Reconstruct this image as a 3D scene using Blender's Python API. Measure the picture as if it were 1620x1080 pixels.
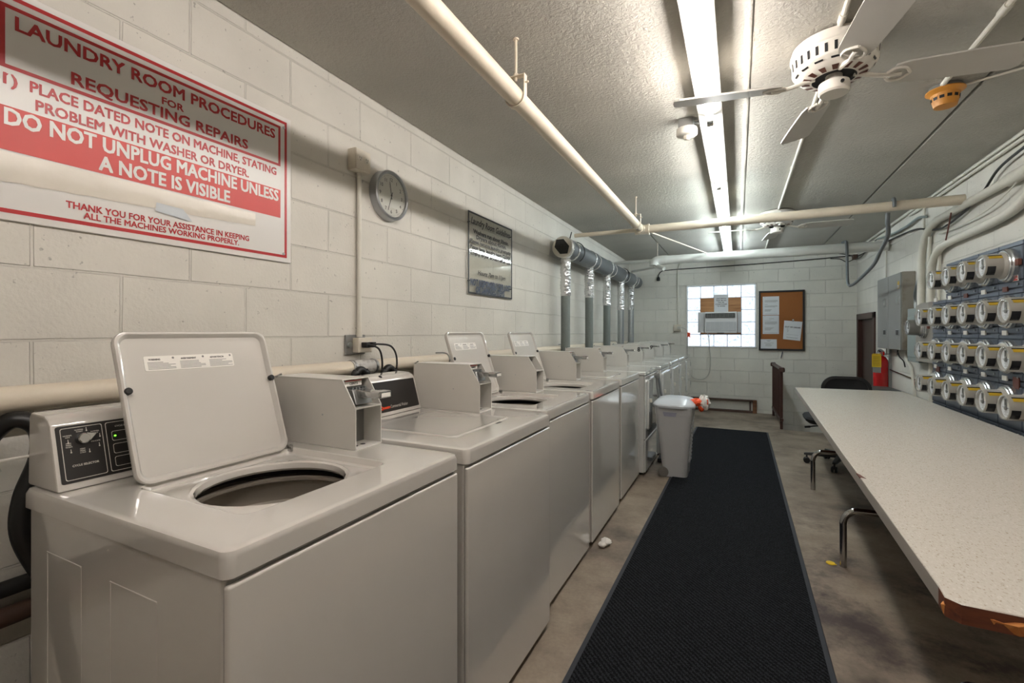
import bpy, bmesh, math, random
from mathutils import Vector, Matrix
random.seed(7)
for o in list(bpy.data.objects): bpy.data.objects.remove(o)
SC = bpy.context.scene
COL = SC.collection
PI = math.pi

# ------------------------------------------------------------------ camera
LENS_PX = 735.0
YAW = math.atan((1168 - 810) / LENS_PX)
cam_d = bpy.data.cameras.new('camera')
cam = bpy.data.objects.new('camera', cam_d)
COL.objects.link(cam)
cam.location = (0, 0, 1.25)
cam.rotation_euler = (PI / 2, 0, YAW)
cam_d.sensor_width = 36.0
cam_d.sensor_fit = 'HORIZONTAL'
cam_d.lens = 36.0 * LENS_PX / 1620
cam_d.shift_y = -15.0 / 1620
cam_d.clip_start = 0.02
SC.camera = cam

# ------------------------------------------------------------------ light and exposure
TUBE_POWER = 30.0            # emission strength of the fluorescent tubes
WINDOW_POWER = 0.62           # daylight behind the glass blocks
world = bpy.data.worlds.new('world')
SC.world = world
world.use_nodes = True
world.node_tree.nodes['Background'].inputs[0].default_value = (0.75, 0.85, 1.0, 1)
world.node_tree.nodes['Background'].inputs[1].default_value = 0.6
SC.view_settings.view_transform = 'Standard'
SC.view_settings.look = 'None'
SC.view_settings.gamma = 1.0
SC.view_settings.use_curve_mapping = False
SC.view_settings.exposure = 1.12

# ------------------------------------------------------------------ materials
def lin(c):
    r = []
    for v in c[:3]:
        v = v / 255.0
        r.append(v / 12.92 if v <= 0.04045 else ((v + 0.055) / 1.055) ** 2.4)
    return (r[0], r[1], r[2], 1.0)

def new_mat(name):
    m = bpy.data.materials.new(name)
    m.use_nodes = True
    nt = m.node_tree
    b = nt.nodes['Principled BSDF']
    return m, nt, b

def mat(name, rgb, rough=0.5, metal=0.0, var=0.06, vscale=8.0, bump=0.0, bscale=120.0, coat=0.0, spec=0.5, dirt=None, dscale=3.0):
    m, nt, b = new_mat(name)
    tc = nt.nodes.new('ShaderNodeTexCoord')
    n = nt.nodes.new('ShaderNodeTexNoise')
    n.inputs['Scale'].default_value = vscale
    n.inputs['Detail'].default_value = 4
    nt.links.new(tc.outputs['Object'], n.inputs['Vector'])
    mix = nt.nodes.new('ShaderNodeMix'); mix.data_type = 'RGBA'
    c = lin(rgb)
    mix.inputs[6].default_value = tuple(max(0, x * (1 - var)) for x in c[:3]) + (1,)
    mix.inputs[7].default_value = tuple(min(1, x * (1 + var)) for x in c[:3]) + (1,)
    nt.links.new(n.outputs['Fac'], mix.inputs[0])
    out = mix.outputs[2]
    if dirt:
        n2 = nt.nodes.new('ShaderNodeTexNoise'); n2.inputs['Scale'].default_value = dscale; n2.inputs['Detail'].default_value = 8
        nt.links.new(tc.outputs['Object'], n2.inputs['Vector'])
        rp = nt.nodes.new('ShaderNodeValToRGB')
        rp.color_ramp.elements[0].position = 0.5; rp.color_ramp.elements[1].position = 0.72
        nt.links.new(n2.outputs['Fac'], rp.inputs[0])
        m2 = nt.nodes.new('ShaderNodeMix'); m2.data_type = 'RGBA'
        nt.links.new(rp.outputs[0], m2.inputs[0]); nt.links.new(out, m2.inputs[6]); m2.inputs[7].default_value = lin(dirt)
        out = m2.outputs[2]
    nt.links.new(out, b.inputs['Base Color'])
    b.inputs['Roughness'].default_value = rough
    b.inputs['Metallic'].default_value = metal
    b.inputs['Coat Weight'].default_value = coat
    b.inputs['Coat Roughness'].default_value = 0.04
    b.inputs['Specular IOR Level'].default_value = spec
    if bump:
        nb = nt.nodes.new('ShaderNodeTexNoise'); nb.inputs['Scale'].default_value = bscale; nb.inputs['Detail'].default_value = 3
        nt.links.new(tc.outputs['Object'], nb.inputs['Vector'])
        bp = nt.nodes.new('ShaderNodeBump'); bp.inputs['Strength'].default_value = bump; bp.inputs['Distance'].default_value = 0.004
        nt.links.new(nb.outputs['Fac'], bp.inputs['Height']); nt.links.new(bp.outputs[0], b.inputs['Normal'])
    return m

def glow(name, rgb, strength, var=0.04):
    m, nt, b = new_mat(name)
    tc = nt.nodes.new('ShaderNodeTexCoord'); n = nt.nodes.new('ShaderNodeTexNoise'); n.inputs['Scale'].default_value = 5
    nt.links.new(tc.outputs['Object'], n.inputs['Vector'])
    mr = nt.nodes.new('ShaderNodeMapRange'); mr.inputs[3].default_value = strength * (1 - var); mr.inputs[4].default_value = strength * (1 + var)
    nt.links.new(n.outputs['Fac'], mr.inputs[0]); nt.links.new(mr.outputs[0], b.inputs['Emission Strength'])
    b.inputs['Emission Color'].default_value = lin(rgb)
    b.inputs['Base Color'].default_value = lin(rgb)
    return m

def clear(name, tint=(235, 240, 240), rough=0.03, gain=1.0):
    # a thin clear plastic or glass shell: see-through with a fresnel gloss
    m = bpy.data.materials.new(name); m.use_nodes = True
    nt = m.node_tree
    for x in list(nt.nodes): nt.nodes.remove(x)
    o = nt.nodes.new('ShaderNodeOutputMaterial'); mx = nt.nodes.new('ShaderNodeMixShader')
    t = nt.nodes.new('ShaderNodeBsdfTransparent'); g = nt.nodes.new('ShaderNodeBsdfGlossy'); lw = nt.nodes.new('ShaderNodeLayerWeight')
    lw.inputs['Blend'].default_value = 0.5
    # Schlick: the same gloss from either side of the thin sheet
    pw = nt.nodes.new('ShaderNodeMath'); pw.operation = 'POWER'; pw.inputs[1].default_value = 5.0
    mul = nt.nodes.new('ShaderNodeMath'); mul.operation = 'MULTIPLY_ADD'; mul.inputs[1].default_value = 0.9; mul.inputs[2].default_value = 0.045 * gain; mul.use_clamp = True
    t.inputs[0].default_value = lin(tint); g.inputs['Roughness'].default_value = rough
    tc = nt.nodes.new('ShaderNodeTexCoord'); n = nt.nodes.new('ShaderNodeTexNoise'); n.inputs['Scale'].default_value = 12
    bp = nt.nodes.new('ShaderNodeBump'); bp.inputs['Strength'].default_value = 0.04
    nt.links.new(tc.outputs['Object'], n.inputs['Vector']); nt.links.new(n.outputs['Fac'], bp.inputs['Height'])
    nt.links.new(bp.outputs[0], g.inputs['Normal'])
    nt.links.new(lw.outputs['Facing'], pw.inputs[0]); nt.links.new(pw.outputs[0], mul.inputs[0]); nt.links.new(mul.outputs[0], mx.inputs[0])
    nt.links.new(t.outputs[0], mx.inputs[1]); nt.links.new(g.outputs[0], mx.inputs[2]); nt.links.new(mx.outputs[0], o.inputs[0])
    return m

def block_wall(name, along, shift, rgb=(211, 207, 197)):
    # painted concrete block laid in running bond: courses of 0.196 m, blocks of 0.4 m
    m, nt, b = new_mat(name)
    tc = nt.nodes.new('ShaderNodeTexCoord'); sp = nt.nodes.new('ShaderNodeSeparateXYZ'); cb = nt.nodes.new('ShaderNodeCombineXYZ')
    nt.links.new(tc.outputs['Object'], sp.inputs[0])
    ad = nt.nodes.new('ShaderNodeMath'); ad.operation = 'ADD'; ad.inputs[1].default_value = shift
    az = nt.nodes.new('ShaderNodeMath'); az.operation = 'ADD'; az.inputs[1].default_value = -0.054 + 0.196 * 10
    nt.links.new(sp.outputs[along], ad.inputs[0]); nt.links.new(sp.outputs['Z'], az.inputs[0])
    nt.links.new(ad.outputs[0], cb.inputs[0]); nt.links.new(az.outputs[0], cb.inputs[1])
    br = nt.nodes.new('ShaderNodeTexBrick')
    br.offset = 0.5; br.offset_frequency = 2; br.squash = 1.0
    br.inputs['Scale'].default_value = 1.0
    br.inputs['Brick Width'].default_value = 0.4; br.inputs['Row Height'].default_value = 0.196
    br.inputs['Mortar Size'].default_value = 0.0045; br.inputs['Mortar Smooth'].default_value = 0.35
    br.inputs['Bias'].default_value = 0.0
    c = lin(rgb)
    br.inputs['Color1'].default_value = c
    br.inputs['Color2'].default_value = tuple(x * 0.95 for x in c[:3]) + (1,)
    br.inputs['Mortar'].default_value = tuple(x * 0.90 for x in c[:3]) + (1,)
    # the joints wander a little, as hand-laid courses do
    wn = nt.nodes.new('ShaderNodeTexNoise'); wn.inputs['Scale'].default_value = 5.0
    nt.links.new(cb.outputs[0], wn.inputs['Vector'])
    vm = nt.nodes.new('ShaderNodeVectorMath'); vm.operation = 'MULTIPLY_ADD'; vm.inputs[1].default_value = (0.006, 0.006, 0)
    nt.links.new(wn.outputs['Color'], vm.inputs[0]); nt.links.new(cb.outputs[0], vm.inputs[2])
    nt.links.new(vm.outputs[0], br.inputs['Vector'])
    # wear: soft grime and small dark pits in the paint
    n = nt.nodes.new('ShaderNodeTexNoise'); n.inputs['Scale'].default_value = 3.0; n.inputs['Detail'].default_value = 7
    nt.links.new(tc.outputs['Object'], n.inputs['Vector'])
    mr = nt.nodes.new('ShaderNodeMapRange'); mr.inputs[1].default_value = 0.35; mr.inputs[2].default_value = 0.8; mr.inputs[3].default_value = 1.0; mr.inputs[4].default_value = 0.86
    nt.links.new(n.outputs['Fac'], mr.inputs[0])
    p = nt.nodes.new('ShaderNodeTexNoise'); p.inputs['Scale'].default_value = 55; p.inputs['Detail'].default_value = 2
    nt.links.new(tc.outputs['Object'], p.inputs['Vector'])
    pr = nt.nodes.new('ShaderNodeMapRange'); pr.inputs[1].default_value = 0.70; pr.inputs[2].default_value = 0.76; pr.inputs[3].default_value = 1.0; pr.inputs[4].default_value = 0.6
    nt.links.new(p.outputs['Fac'], pr.inputs[0])
    mu = nt.nodes.new('ShaderNodeMath'); mu.operation = 'MULTIPLY'
    nt.links.new(mr.outputs[0], mu.inputs[0]); nt.links.new(pr.outputs[0], mu.inputs[1])
    mx = nt.nodes.new('ShaderNodeMix'); mx.data_type = 'RGBA'; mx.blend_type = 'MULTIPLY'; mx.inputs[0].default_value = 1
    nt.links.new(br.outputs['Color'], mx.inputs[6]); nt.links.new(mu.outputs[0], mx.inputs[7])
    nt.links.new(mx.outputs[2], b.inputs['Base Color'])
    b.inputs['Roughness'].default_value = 0.62
    b.inputs['Specular IOR Level'].default_value = 0.35
    f = nt.nodes.new('ShaderNodeTexNoise'); f.inputs['Scale'].default_value = 90; f.inputs['Detail'].default_value = 4
    nt.links.new(tc.outputs['Object'], f.inputs['Vector'])
    b1 = nt.nodes.new('ShaderNodeBump'); b1.inputs['Strength'].default_value = 0.35; b1.inputs['Distance'].default_value = 0.004
    nt.links.new(f.outputs['Fac'], b1.inputs['Height'])
    b2 = nt.nodes.new('ShaderNodeBump'); b2.invert = True; b2.inputs['Strength'].default_value = 0.9; b2.inputs['Distance'].default_value = 0.006
    nt.links.new(br.outputs['Fac'], b2.inputs['Height']); nt.links.new(b1.outputs[0], b2.inputs['Normal'])
    nt.links.new(b2.outputs[0], b.inputs['Normal'])
    return m

def floor_mat():
    m, nt, b = new_mat('stained_concrete')
    tc = nt.nodes.new('ShaderNodeTexCoord')
    def noise(s, d=6, r=0.6):
        n = nt.nodes.new('ShaderNodeTexNoise'); n.inputs['Scale'].default_value = s; n.inputs['Detail'].default_value = d; n.inputs['Roughness'].default_value = r
        nt.links.new(tc.outputs['Object'], n.inputs['Vector']); return n
    a = noise(1.6, 8, 0.65); r = nt.nodes.new('ShaderNodeValToRGB')
    e = r.color_ramp.elements
    e[0].position = 0.34; e[0].color = lin((88, 75, 64)); e[1].position = 0.68; e[1].color = lin((176, 160, 140))
    x = e.new(0.48); x.color = lin((140, 125, 108))
    nt.links.new(a.outputs['Fac'], r.inputs[0])
    s = noise(2.3, 9, 0.7); rs = nt.nodes.new('ShaderNodeValToRGB')
    rs.color_ramp.elements[0].position = 0.47; rs.color_ramp.elements[1].position = 0.60
    nt.links.new(s.outputs['Fac'], rs.inputs[0])
    ms = nt.nodes.new('ShaderNodeMath'); ms.operation = 'MULTIPLY'; ms.inputs[1].default_value = 0.9
    nt.links.new(rs.outputs[0], ms.inputs[0])
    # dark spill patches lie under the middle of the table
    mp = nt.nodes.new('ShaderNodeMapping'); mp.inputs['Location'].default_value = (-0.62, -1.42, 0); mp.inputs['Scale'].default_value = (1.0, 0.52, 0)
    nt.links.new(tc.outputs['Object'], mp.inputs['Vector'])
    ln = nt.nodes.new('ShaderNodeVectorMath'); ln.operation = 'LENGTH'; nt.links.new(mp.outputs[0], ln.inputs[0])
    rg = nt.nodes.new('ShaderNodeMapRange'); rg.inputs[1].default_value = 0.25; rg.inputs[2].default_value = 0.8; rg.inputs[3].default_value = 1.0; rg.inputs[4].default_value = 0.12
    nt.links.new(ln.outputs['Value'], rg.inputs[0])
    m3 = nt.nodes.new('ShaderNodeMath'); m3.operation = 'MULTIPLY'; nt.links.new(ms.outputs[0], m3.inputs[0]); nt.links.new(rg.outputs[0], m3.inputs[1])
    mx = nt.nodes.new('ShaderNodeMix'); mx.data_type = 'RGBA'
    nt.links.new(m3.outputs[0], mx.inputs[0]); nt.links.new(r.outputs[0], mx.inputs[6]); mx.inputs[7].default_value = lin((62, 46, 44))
    g = noise(60, 3, 0.6); mg = nt.nodes.new('ShaderNodeMix'); mg.data_type = 'RGBA'; mg.blend_type = 'MULTIPLY'; mg.inputs[0].default_value = 0.35
    nt.links.new(mx.outputs[2], mg.inputs[6]); nt.links.new(g.outputs['Fac'], mg.inputs[7])
    nt.links.new(mg.outputs[2], b.inputs['Base Color'])
    b.inputs['Roughness'].default_value = 0.55
    bp = nt.nodes.new('ShaderNodeBump'); bp.inputs['Strength'].default_value = 0.15; bp.inputs['Distance'].default_value = 0.004
    nt.links.new(g.outputs['Fac'], bp.inputs['Height']); nt.links.new(bp.outputs[0], b.inputs['Normal'])
    return m

def carpet_mat():
    m, nt, b = new_mat('black_ribbed_carpet')
    tc = nt.nodes.new('ShaderNodeTexCoord')
    w = nt.nodes.new('ShaderNodeTexWave'); w.wave_type = 'BANDS'; w.bands_direction = 'DIAGONAL'
    w.inputs['Scale'].default_value = 26; w.inputs['Distortion'].default_value = 5; w.inputs['Detail'].default_value = 3; w.inputs['Detail Scale'].default_value = 8
    n = nt.nodes.new('ShaderNodeTexNoise'); n.inputs['Scale'].default_value = 260; n.inputs['Detail'].default_value = 2
    v = nt.nodes.new('ShaderNodeTexNoise'); v.inputs['Scale'].default_value = 420
    for k in (w, n, v): nt.links.new(tc.outputs['Object'], k.inputs['Vector'])
    mu = nt.nodes.new('ShaderNodeMath'); mu.operation = 'MULTIPLY'; nt.links.new(w.outputs['Fac'], mu.inputs[0]); nt.links.new(n.outputs['Fac'], mu.inputs[1])
    r = nt.nodes.new('ShaderNodeValToRGB'); r.color_ramp.elements[0].color = lin((15, 16, 18)); r.color_ramp.elements[1].color = lin((56, 58, 62))
    r.color_ramp.elements[0].position = 0.15; r.color_ramp.elements[1].position = 0.75
    nt.links.new(mu.outputs[0], r.inputs[0])
    # lint specks
    sr = nt.nodes.new('ShaderNodeValToRGB'); sr.color_ramp.elements[0].position = 0.74; sr.color_ramp.elements[1].position = 0.8
    nt.links.new(v.outputs['Fac'], sr.inputs[0])
    mx = nt.nodes.new('ShaderNodeMix'); mx.data_type = 'RGBA'
    nt.links.new(sr.outputs[0], mx.inputs[0]); nt.links.new(r.outputs[0], mx.inputs[6]); mx.inputs[7].default_value = lin((120, 122, 128))
    nt.links.new(mx.outputs[2], b.inputs['Base Color'])
    b.inputs['Roughness'].default_value = 0.95; b.inputs['Specular IOR Level'].default_value = 0.1
    bp = nt.nodes.new('ShaderNodeBump'); bp.inputs['Strength'].default_value = 0.8; bp.inputs['Distance'].default_value = 0.004
    nt.links.new(mu.outputs[0], bp.inputs['Height']); nt.links.new(bp.outputs[0], b.inputs['Normal'])
    return m

def laminate_mat():
    m, nt, b = new_mat('speckled_laminate')
    tc = nt.nodes.new('ShaderNodeTexCoord')
    mp = nt.nodes.new('ShaderNodeMapping'); mp.inputs['Scale'].default_value = (1.0, 0.45, 1.0)
    nt.links.new(tc.outputs['Object'], mp.inputs['Vector'])
    n = nt.nodes.new('ShaderNodeTexNoise'); n.inputs['Scale'].default_value = 260; n.inputs['Detail'].default_value = 2
    nt.links.new(mp.outputs[0], n.inputs['Vector'])
    r = nt.nodes.new('ShaderNodeValToRGB'); e = r.color_ramp.elements
    e[0].position = 0.27; e[0].color = lin((172, 158, 140)); e[1].position = 0.40; e[1].color = lin((205, 199, 188))
    e.new(0.62).color = lin((208, 202, 192)); e.new(0.78).color = lin((226, 222, 214))
    nt.links.new(n.outputs['Fac'], r.inputs[0]); nt.links.new(r.outputs[0], b.inputs['Base Color'])
    b.inputs['Roughness'].default_value = 0.24; b.inputs['Specular IOR Level'].default_value = 0.45
    return m

def wood_mat(name, a, c, scale=(2, 30, 30), rough=0.5):
    m, nt, b = new_mat(name)
    tc = nt.nodes.new('ShaderNodeTexCoord'); mp = nt.nodes.new('ShaderNodeMapping'); mp.inputs['Scale'].default_value = scale
    nt.links.new(tc.outputs['Object'], mp.inputs['Vector'])
    n = nt.nodes.new('ShaderNodeTexNoise'); n.inputs['Scale'].default_value = 1.0; n.inputs['Detail'].default_value = 6; n.inputs['Distortion'].default_value = 0.6
    nt.links.new(mp.outputs[0], n.inputs['Vector'])
    r = nt.nodes.new('ShaderNodeValToRGB'); r.color_ramp.elements[0].position = 0.3; r.color_ramp.elements[1].position = 0.7
    r.color_ramp.elements[0].color = lin(a); r.color_ramp.elements[1].color = lin(c)
    nt.links.new(n.outputs['Fac'], r.inputs[0]); nt.links.new(r.outputs[0], b.inputs['Base Color'])
    b.inputs['Roughness'].default_value = rough
    bp = nt.nodes.new('ShaderNodeBump'); bp.inputs['Strength'].default_value = 0.3; bp.inputs['Distance'].default_value = 0.003
    nt.links.new(n.outputs['Fac'], bp.inputs['Height']); nt.links.new(bp.outputs[0], b.inputs['Normal'])
    return m

def ceiling_mat():
    m, nt, b = new_mat('textured_ceiling_paint')
    tc = nt.nodes.new('ShaderNodeTexCoord')
    n = nt.nodes.new('ShaderNodeTexNoise'); n.inputs['Scale'].default_value = 70; n.inputs['Detail'].default_value = 4; n.inputs['Roughness'].default_value = 0.6
    nt.links.new(tc.outputs['Object'], n.inputs['Vector'])
    s = nt.nodes.new('ShaderNodeTexNoise'); s.inputs['Scale'].default_value = 1.2; s.inputs['Detail'].default_value = 6
    nt.links.new(tc.outputs['Object'], s.inputs['Vector'])
    r = nt.nodes.new('ShaderNodeValToRGB'); r.color_ramp.elements[0].position = 0.3; r.color_ramp.elements[1].position = 0.7
    r.color_ramp.elements[0].color = lin((168, 165, 156)); r.color_ramp.elements[1].color = lin((186, 183, 174))
    nt.links.new(s.outputs['Fac'], r.inputs[0]); nt.links.new(r.outputs[0], b.inputs['Base Color'])
    b.inputs['Roughness'].default_value = 0.8; b.inputs['Specular IOR Level'].default_value = 0.2
    bp = nt.nodes.new('ShaderNodeBump'); bp.inputs['Strength'].default_value = 0.9; bp.inputs['Distance'].default_value = 0.008
    nt.links.new(n.outputs['Fac'], bp.inputs['Height']); nt.links.new(bp.outputs[0], b.inputs['Normal'])
    return m

def glass_block_mat():
    # daylight seen through pressed pattern glass
    m, nt, b = new_mat('glass_block')
    tc = nt.nodes.new('ShaderNodeTexCoord')
    n = nt.nodes.new('ShaderNodeTexNoise'); n.inputs['Scale'].default_value = 9; n.inputs['Detail'].default_value = 2; n.inputs['Distortion'].default_value = 4.0
    nt.links.new(tc.outputs['Object'], n.inputs['Vector'])
    r = nt.nodes.new('ShaderNodeValToRGB'); e = r.color_ramp.elements
    e[0].position = 0.30; e[0].color = lin((120, 140, 160)); e[1].position = 0.62; e[1].color = lin((205, 224, 255))
    e.new(0.40).color = lin((178, 190, 196)); e.new(0.46).color = lin((235, 242, 255)); e.new(0.53).color = lin((190, 202, 208)); e.new(0.57).color = lin((240, 246, 255))
    nt.links.new(n.outputs['Fac'], r.inputs[0])
    nt.links.new(r.outputs[0], b.inputs['Emission Color']); b.inputs['Emission Strength'].default_value = WINDOW_POWER
    b.inputs['Base Color'].default_value = lin((200, 210, 215)); b.inputs['Roughness'].default_value = 0.06
    bp = nt.nodes.new('ShaderNodeBump'); bp.inputs['Strength'].default_value = 0.6; bp.inputs['Distance'].default_value = 0.01
    nt.links.new(n.outputs['Fac'], bp.inputs['Height']); nt.links.new(bp.outputs[0], b.inputs['Normal'])
    return m

def foil_mat():
    m, nt, b = new_mat('crinkled_foil')
    tc = nt.nodes.new('ShaderNodeTexCoord'); v = nt.nodes.new('ShaderNodeTexVoronoi'); v.inputs['Scale'].default_value = 38
    nt.links.new(tc.outputs['Object'], v.inputs['Vector'])
    b.inputs['Base Color'].default_value = lin((220, 220, 220)); b.inputs['Metallic'].default_value = 0.75; b.inputs['Roughness'].default_value = 0.25
    bp = nt.nodes.new('ShaderNodeBump'); bp.inputs['Strength'].default_value = 0.7; bp.inputs['Distance'].default_value = 0.01
    nt.links.new(v.outputs['Distance'], bp.inputs['Height']); nt.links.new(bp.outputs[0], b.inputs['Normal'])
    return m

ENAMEL = mat('white_enamel', (198, 194, 187), 0.11, var=0.015, coat=1.0)
ENAMEL2 = mat('white_enamel_dryer', (208, 208, 204), 0.11, var=0.015, coat=1.0)
BOXPAINT = mat('white_powder_coat', (202, 199, 192), 0.32, var=0.02, bump=0.04, bscale=300)
TUBIN = mat('tub_enamel', (164, 156, 144), 0.3, var=0.03)
DARKGAP = mat('black_rubber', (24, 23, 22), 0.6)
BLACKPANEL = mat('black_panel', (34, 31, 29), 0.35)
INKWHITE = mat('white_print', (205, 200, 190), 0.5)
INKDARK = mat('dark_print', (62, 58, 56), 0.6)
INKGREY = mat('grey_print', (130, 128, 126), 0.6)
INKORANGE = mat('orange_red_print', (236, 74, 28), 0.4)
CHROME = mat('chrome', (190, 190, 190), 0.14, 1.0, var=0.02)
STEEL = mat('galvanised_steel', (168, 172, 172), 0.38, 1.0, var=0.12, vscale=40)
ZINC = mat('bare_steel', (150, 150, 148), 0.4, 0.9, var=0.1)
GREENLED = glow('green_light', (90, 255, 40), 3.0)
LABELWHITE = mat('label_paper', (228, 224, 216), 0.45, var=0.02)
SIGNWHITE = mat('sign_board', (214, 211, 206), 0.28, var=0.015)
SIGNRED = mat('sign_red', (172, 26, 30), 0.32, var=0.04)
SIGNBAND = mat('sign_red_band', (196, 62, 56), 0.4, var=0.05)
TAPE = mat('yellowed_tape', (212, 205, 192), 0.25, var=0.06, vscale=14, bump=0.25, bscale=18)
TAPEBLUE = mat('bluish_tape', (190, 196, 200), 0.3)
PIPEPAINT = mat('cream_pipe_paint', (214, 202, 182), 0.45, bump=0.12, bscale=60)
PIPEBEIGE = mat('beige_pipe_paint', (208, 197, 178), 0.45, bump=0.1, bscale=60)
PIPEWHITE = mat('white_plastic_pipe', (214, 214, 208), 0.35)
COUPLING = mat('grey_coupling', (178, 176, 172), 0.4, dirt=(120, 112, 104), dscale=40)
CONDUIT = mat('painted_conduit', (206, 202, 190), 0.5, bump=0.1, var=0.08, vscale=20)
HOSE = mat('black_hose', (20, 20, 20), 0.4)
CORDBLACK = mat('black_cord', (22, 21, 20), 0.5)
CORDWHITE = mat('grey_white_cord', (190, 188, 180), 0.5)
OUTLETPAINT = mat('painted_outlet_box', (208, 200, 184), 0.5, var=0.08, vscale=40)
OUTLETWHITE = mat('outlet_plastic', (212, 206, 192), 0.4)
CLOCKRIM = mat('silver_clock_rim', (168, 170, 172), 0.3, 0.8, var=0.02)
CLOCKFACE = mat('clock_face', (216, 211, 200), 0.5, var=0.01)
LENS = clear('clear_lens', (250, 251, 251))
ACRYLIC = clear('clear_acrylic', (249, 249, 247), 0.05, 0.9)
BLACKFRAME = mat('black_frame', (26, 27, 29), 0.45)
NAVYINK = mat('navy_print', (58, 66, 84), 0.5)
DUCTGREY = mat('dark_grey_duct', (92, 96, 98), 0.45, var=0.08)
DUCTWRAP = mat('grey_fleck_wrap', (112, 118, 114), 0.7, var=0.25, vscale=160)
FOIL = foil_mat()
INSUL = mat('black_foam_insulation', (46, 46, 44), 0.9, var=0.5, vscale=60, bump=0.6, bscale=50)
FOILEDGE = mat('foil_tape_edge', (196, 190, 178), 0.4, 0.4, bump=0.3, bscale=40)
FANWHITE = mat('fan_white', (222, 217, 207), 0.35)
FANBLADE = mat('fan_blade', (190, 187, 180), 0.45)
FIXWHITE = mat('fixture_white', (226, 226, 222), 0.35)
SENSORWHITE = mat('sensor_white', (226, 222, 212), 0.4)
HEATDET = mat('orange_detector', (206, 140, 52), 0.45)
BROWNSTEEL = mat('brown_painted_steel', (62, 34, 26), 0.4, var=0.15)
BROWNDOOR = mat('brown_door', (58, 36, 28), 0.45, var=0.12)
RUST = mat('rusty_brown_frame', (76, 54, 42), 0.6, var=0.3, vscale=20)
RUSTWOOD = wood_mat('stained_wood', (88, 52, 30), (130, 86, 52))
CORK = mat('cork', (150, 92, 44), 0.85, var=0.16, vscale=130, bump=0.3, bscale=150)
PLYWOOD = wood_mat('plywood', (150, 100, 56), (196, 142, 90), (3, 20, 34))
PAPER = mat('paper', (214, 216, 218), 0.7, var=0.01)
ACWHITE = mat('air_conditioner_white', (214, 214, 212), 0.4)
ACGRILLE = mat('air_conditioner_grille', (176, 178, 182), 0.5)
ACDARK = mat('dark_louvre', (80, 80, 76), 0.5)
ORANGE = mat('orange_plastic', (236, 84, 34), 0.45)
BAGWHITE = mat('white_plastic_bag', (226, 222, 216), 0.4)
CANGREY = mat('grey_bin_plastic', (176, 176, 176), 0.35, var=0.02)
CANLID = mat('pale_bin_lid', (198, 202, 206), 0.22, var=0.02)
CANBLUE = mat('bluish_grip', (140, 142, 158), 0.5)
CANWHEEL = mat('grey_wheel', (110, 106, 100), 0.5)
RAG = mat('white_cloth', (226, 220, 212), 0.85, bump=0.3)
YELLOW = mat('yellow_plastic', (222, 186, 40), 0.4)
YELLOWLABEL = mat('yellow_label', (196, 162, 42), 0.5)
LAMINATE = laminate_mat()
EDGEGREY = mat('grey_laminate_edge', (150, 145, 138), 0.45)
RAWEDGE = wood_mat('bare_chipboard_edge', (66, 30, 17), (112, 58, 30), (12, 60, 60), 0.7)
CHIPWOOD = wood_mat('splintered_wood', (168, 96, 40), (214, 150, 84), (10, 80, 40), 0.8)
CHAIRBLACK = mat('black_chair_fabric', (28, 28, 29), 0.8, var=0.2, vscale=200, bump=0.2, bscale=300)
CHAIRPLAST = mat('black_chair_plastic', (22, 22, 23), 0.45)
EXTRED = mat('extinguisher_red', (178, 22, 24), 0.25, coat=0.4)
BINDARK = mat('dark_grey_bin', (62, 66, 64), 0.5)
METERPANEL = mat('blue_grey_panel', (76, 84, 96), 0.35, 0.3, var=0.1, vscale=5)
METERBODY = mat('meter_body_grey', (162, 159, 151), 0.4)
METERRING = mat('meter_ring', (190, 192, 192), 0.25, 0.8)
METERDIAL = mat('meter_dial', (224, 226, 230), 0.35)
METERDARK = mat('meter_display', (34, 34, 36), 0.25)
CABGREY = mat('grey_cabinet_paint', (134, 134, 130), 0.4, 0.25, var=0.06)
CABSIDE = mat('brownish_cabinet_side', (150, 144, 134), 0.45, 0.2, dirt=(120, 110, 98), dscale=8)
BOXGREEN = mat('grey_green_box', (128, 138, 134), 0.45)
CORNERBROWN = mat('brown_tag', (96, 50, 36), 0.5)
SPACERED = mat('red_print', (206, 70, 58), 0.5)
MAT_RUBBER = mat('mat_rubber_edge', (38, 41, 48), 0.6)
CARPET = carpet_mat()
FLOORM = floor_mat()
CEILM = ceiling_mat()
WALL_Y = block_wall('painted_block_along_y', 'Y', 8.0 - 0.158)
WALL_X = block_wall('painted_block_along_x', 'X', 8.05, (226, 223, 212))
GLASSBLOCK = glass_block_mat()
MORTAR = mat('glass_block_joint', (150, 156, 168), 0.6)

# ------------------------------------------------------------------ mesh building
_text_cache = {}
def text_geo(s, bold=0.0, shear=0.0):
    k = (s, bold, shear)
    if k not in _text_cache:
        cu = bpy.data.curves.new('lettering', 'FONT')
        cu.body = s; cu.offset = bold; cu.shear = shear; cu.resolution_u = 2; cu.size = 1.0
        ob = bpy.data.objects.new('lettering', cu)
        me = bpy.data.meshes.new_from_object(ob)
        vs = [tuple(v.co) for v in me.vertices]; fs = [tuple(p.vertices) for p in me.polygons]
        bpy.data.objects.remove(ob); bpy.data.curves.remove(cu); bpy.data.meshes.remove(me)
        _text_cache[k] = (vs, fs)
    return _text_cache[k]
CAP = max(v[1] for v in text_geo('H')[0])

def rrect(a0, a1, b0, b1, r, n=6):
    # rounded rectangle, n+1 points on every corner, counter-clockwise from the (a1, b1) corner
    pts = []
    for k, (ca, cb) in enumerate(((a1 - r, b1 - r), (a0 + r, b1 - r), (a0 + r, b0 + r), (a1 - r, b0 + r))):
        for i in range(n + 1):
            t = (k + i / n) * PI / 2
            pts.append((ca + r * math.cos(t), cb + r * math.sin(t)))
    return pts

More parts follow.
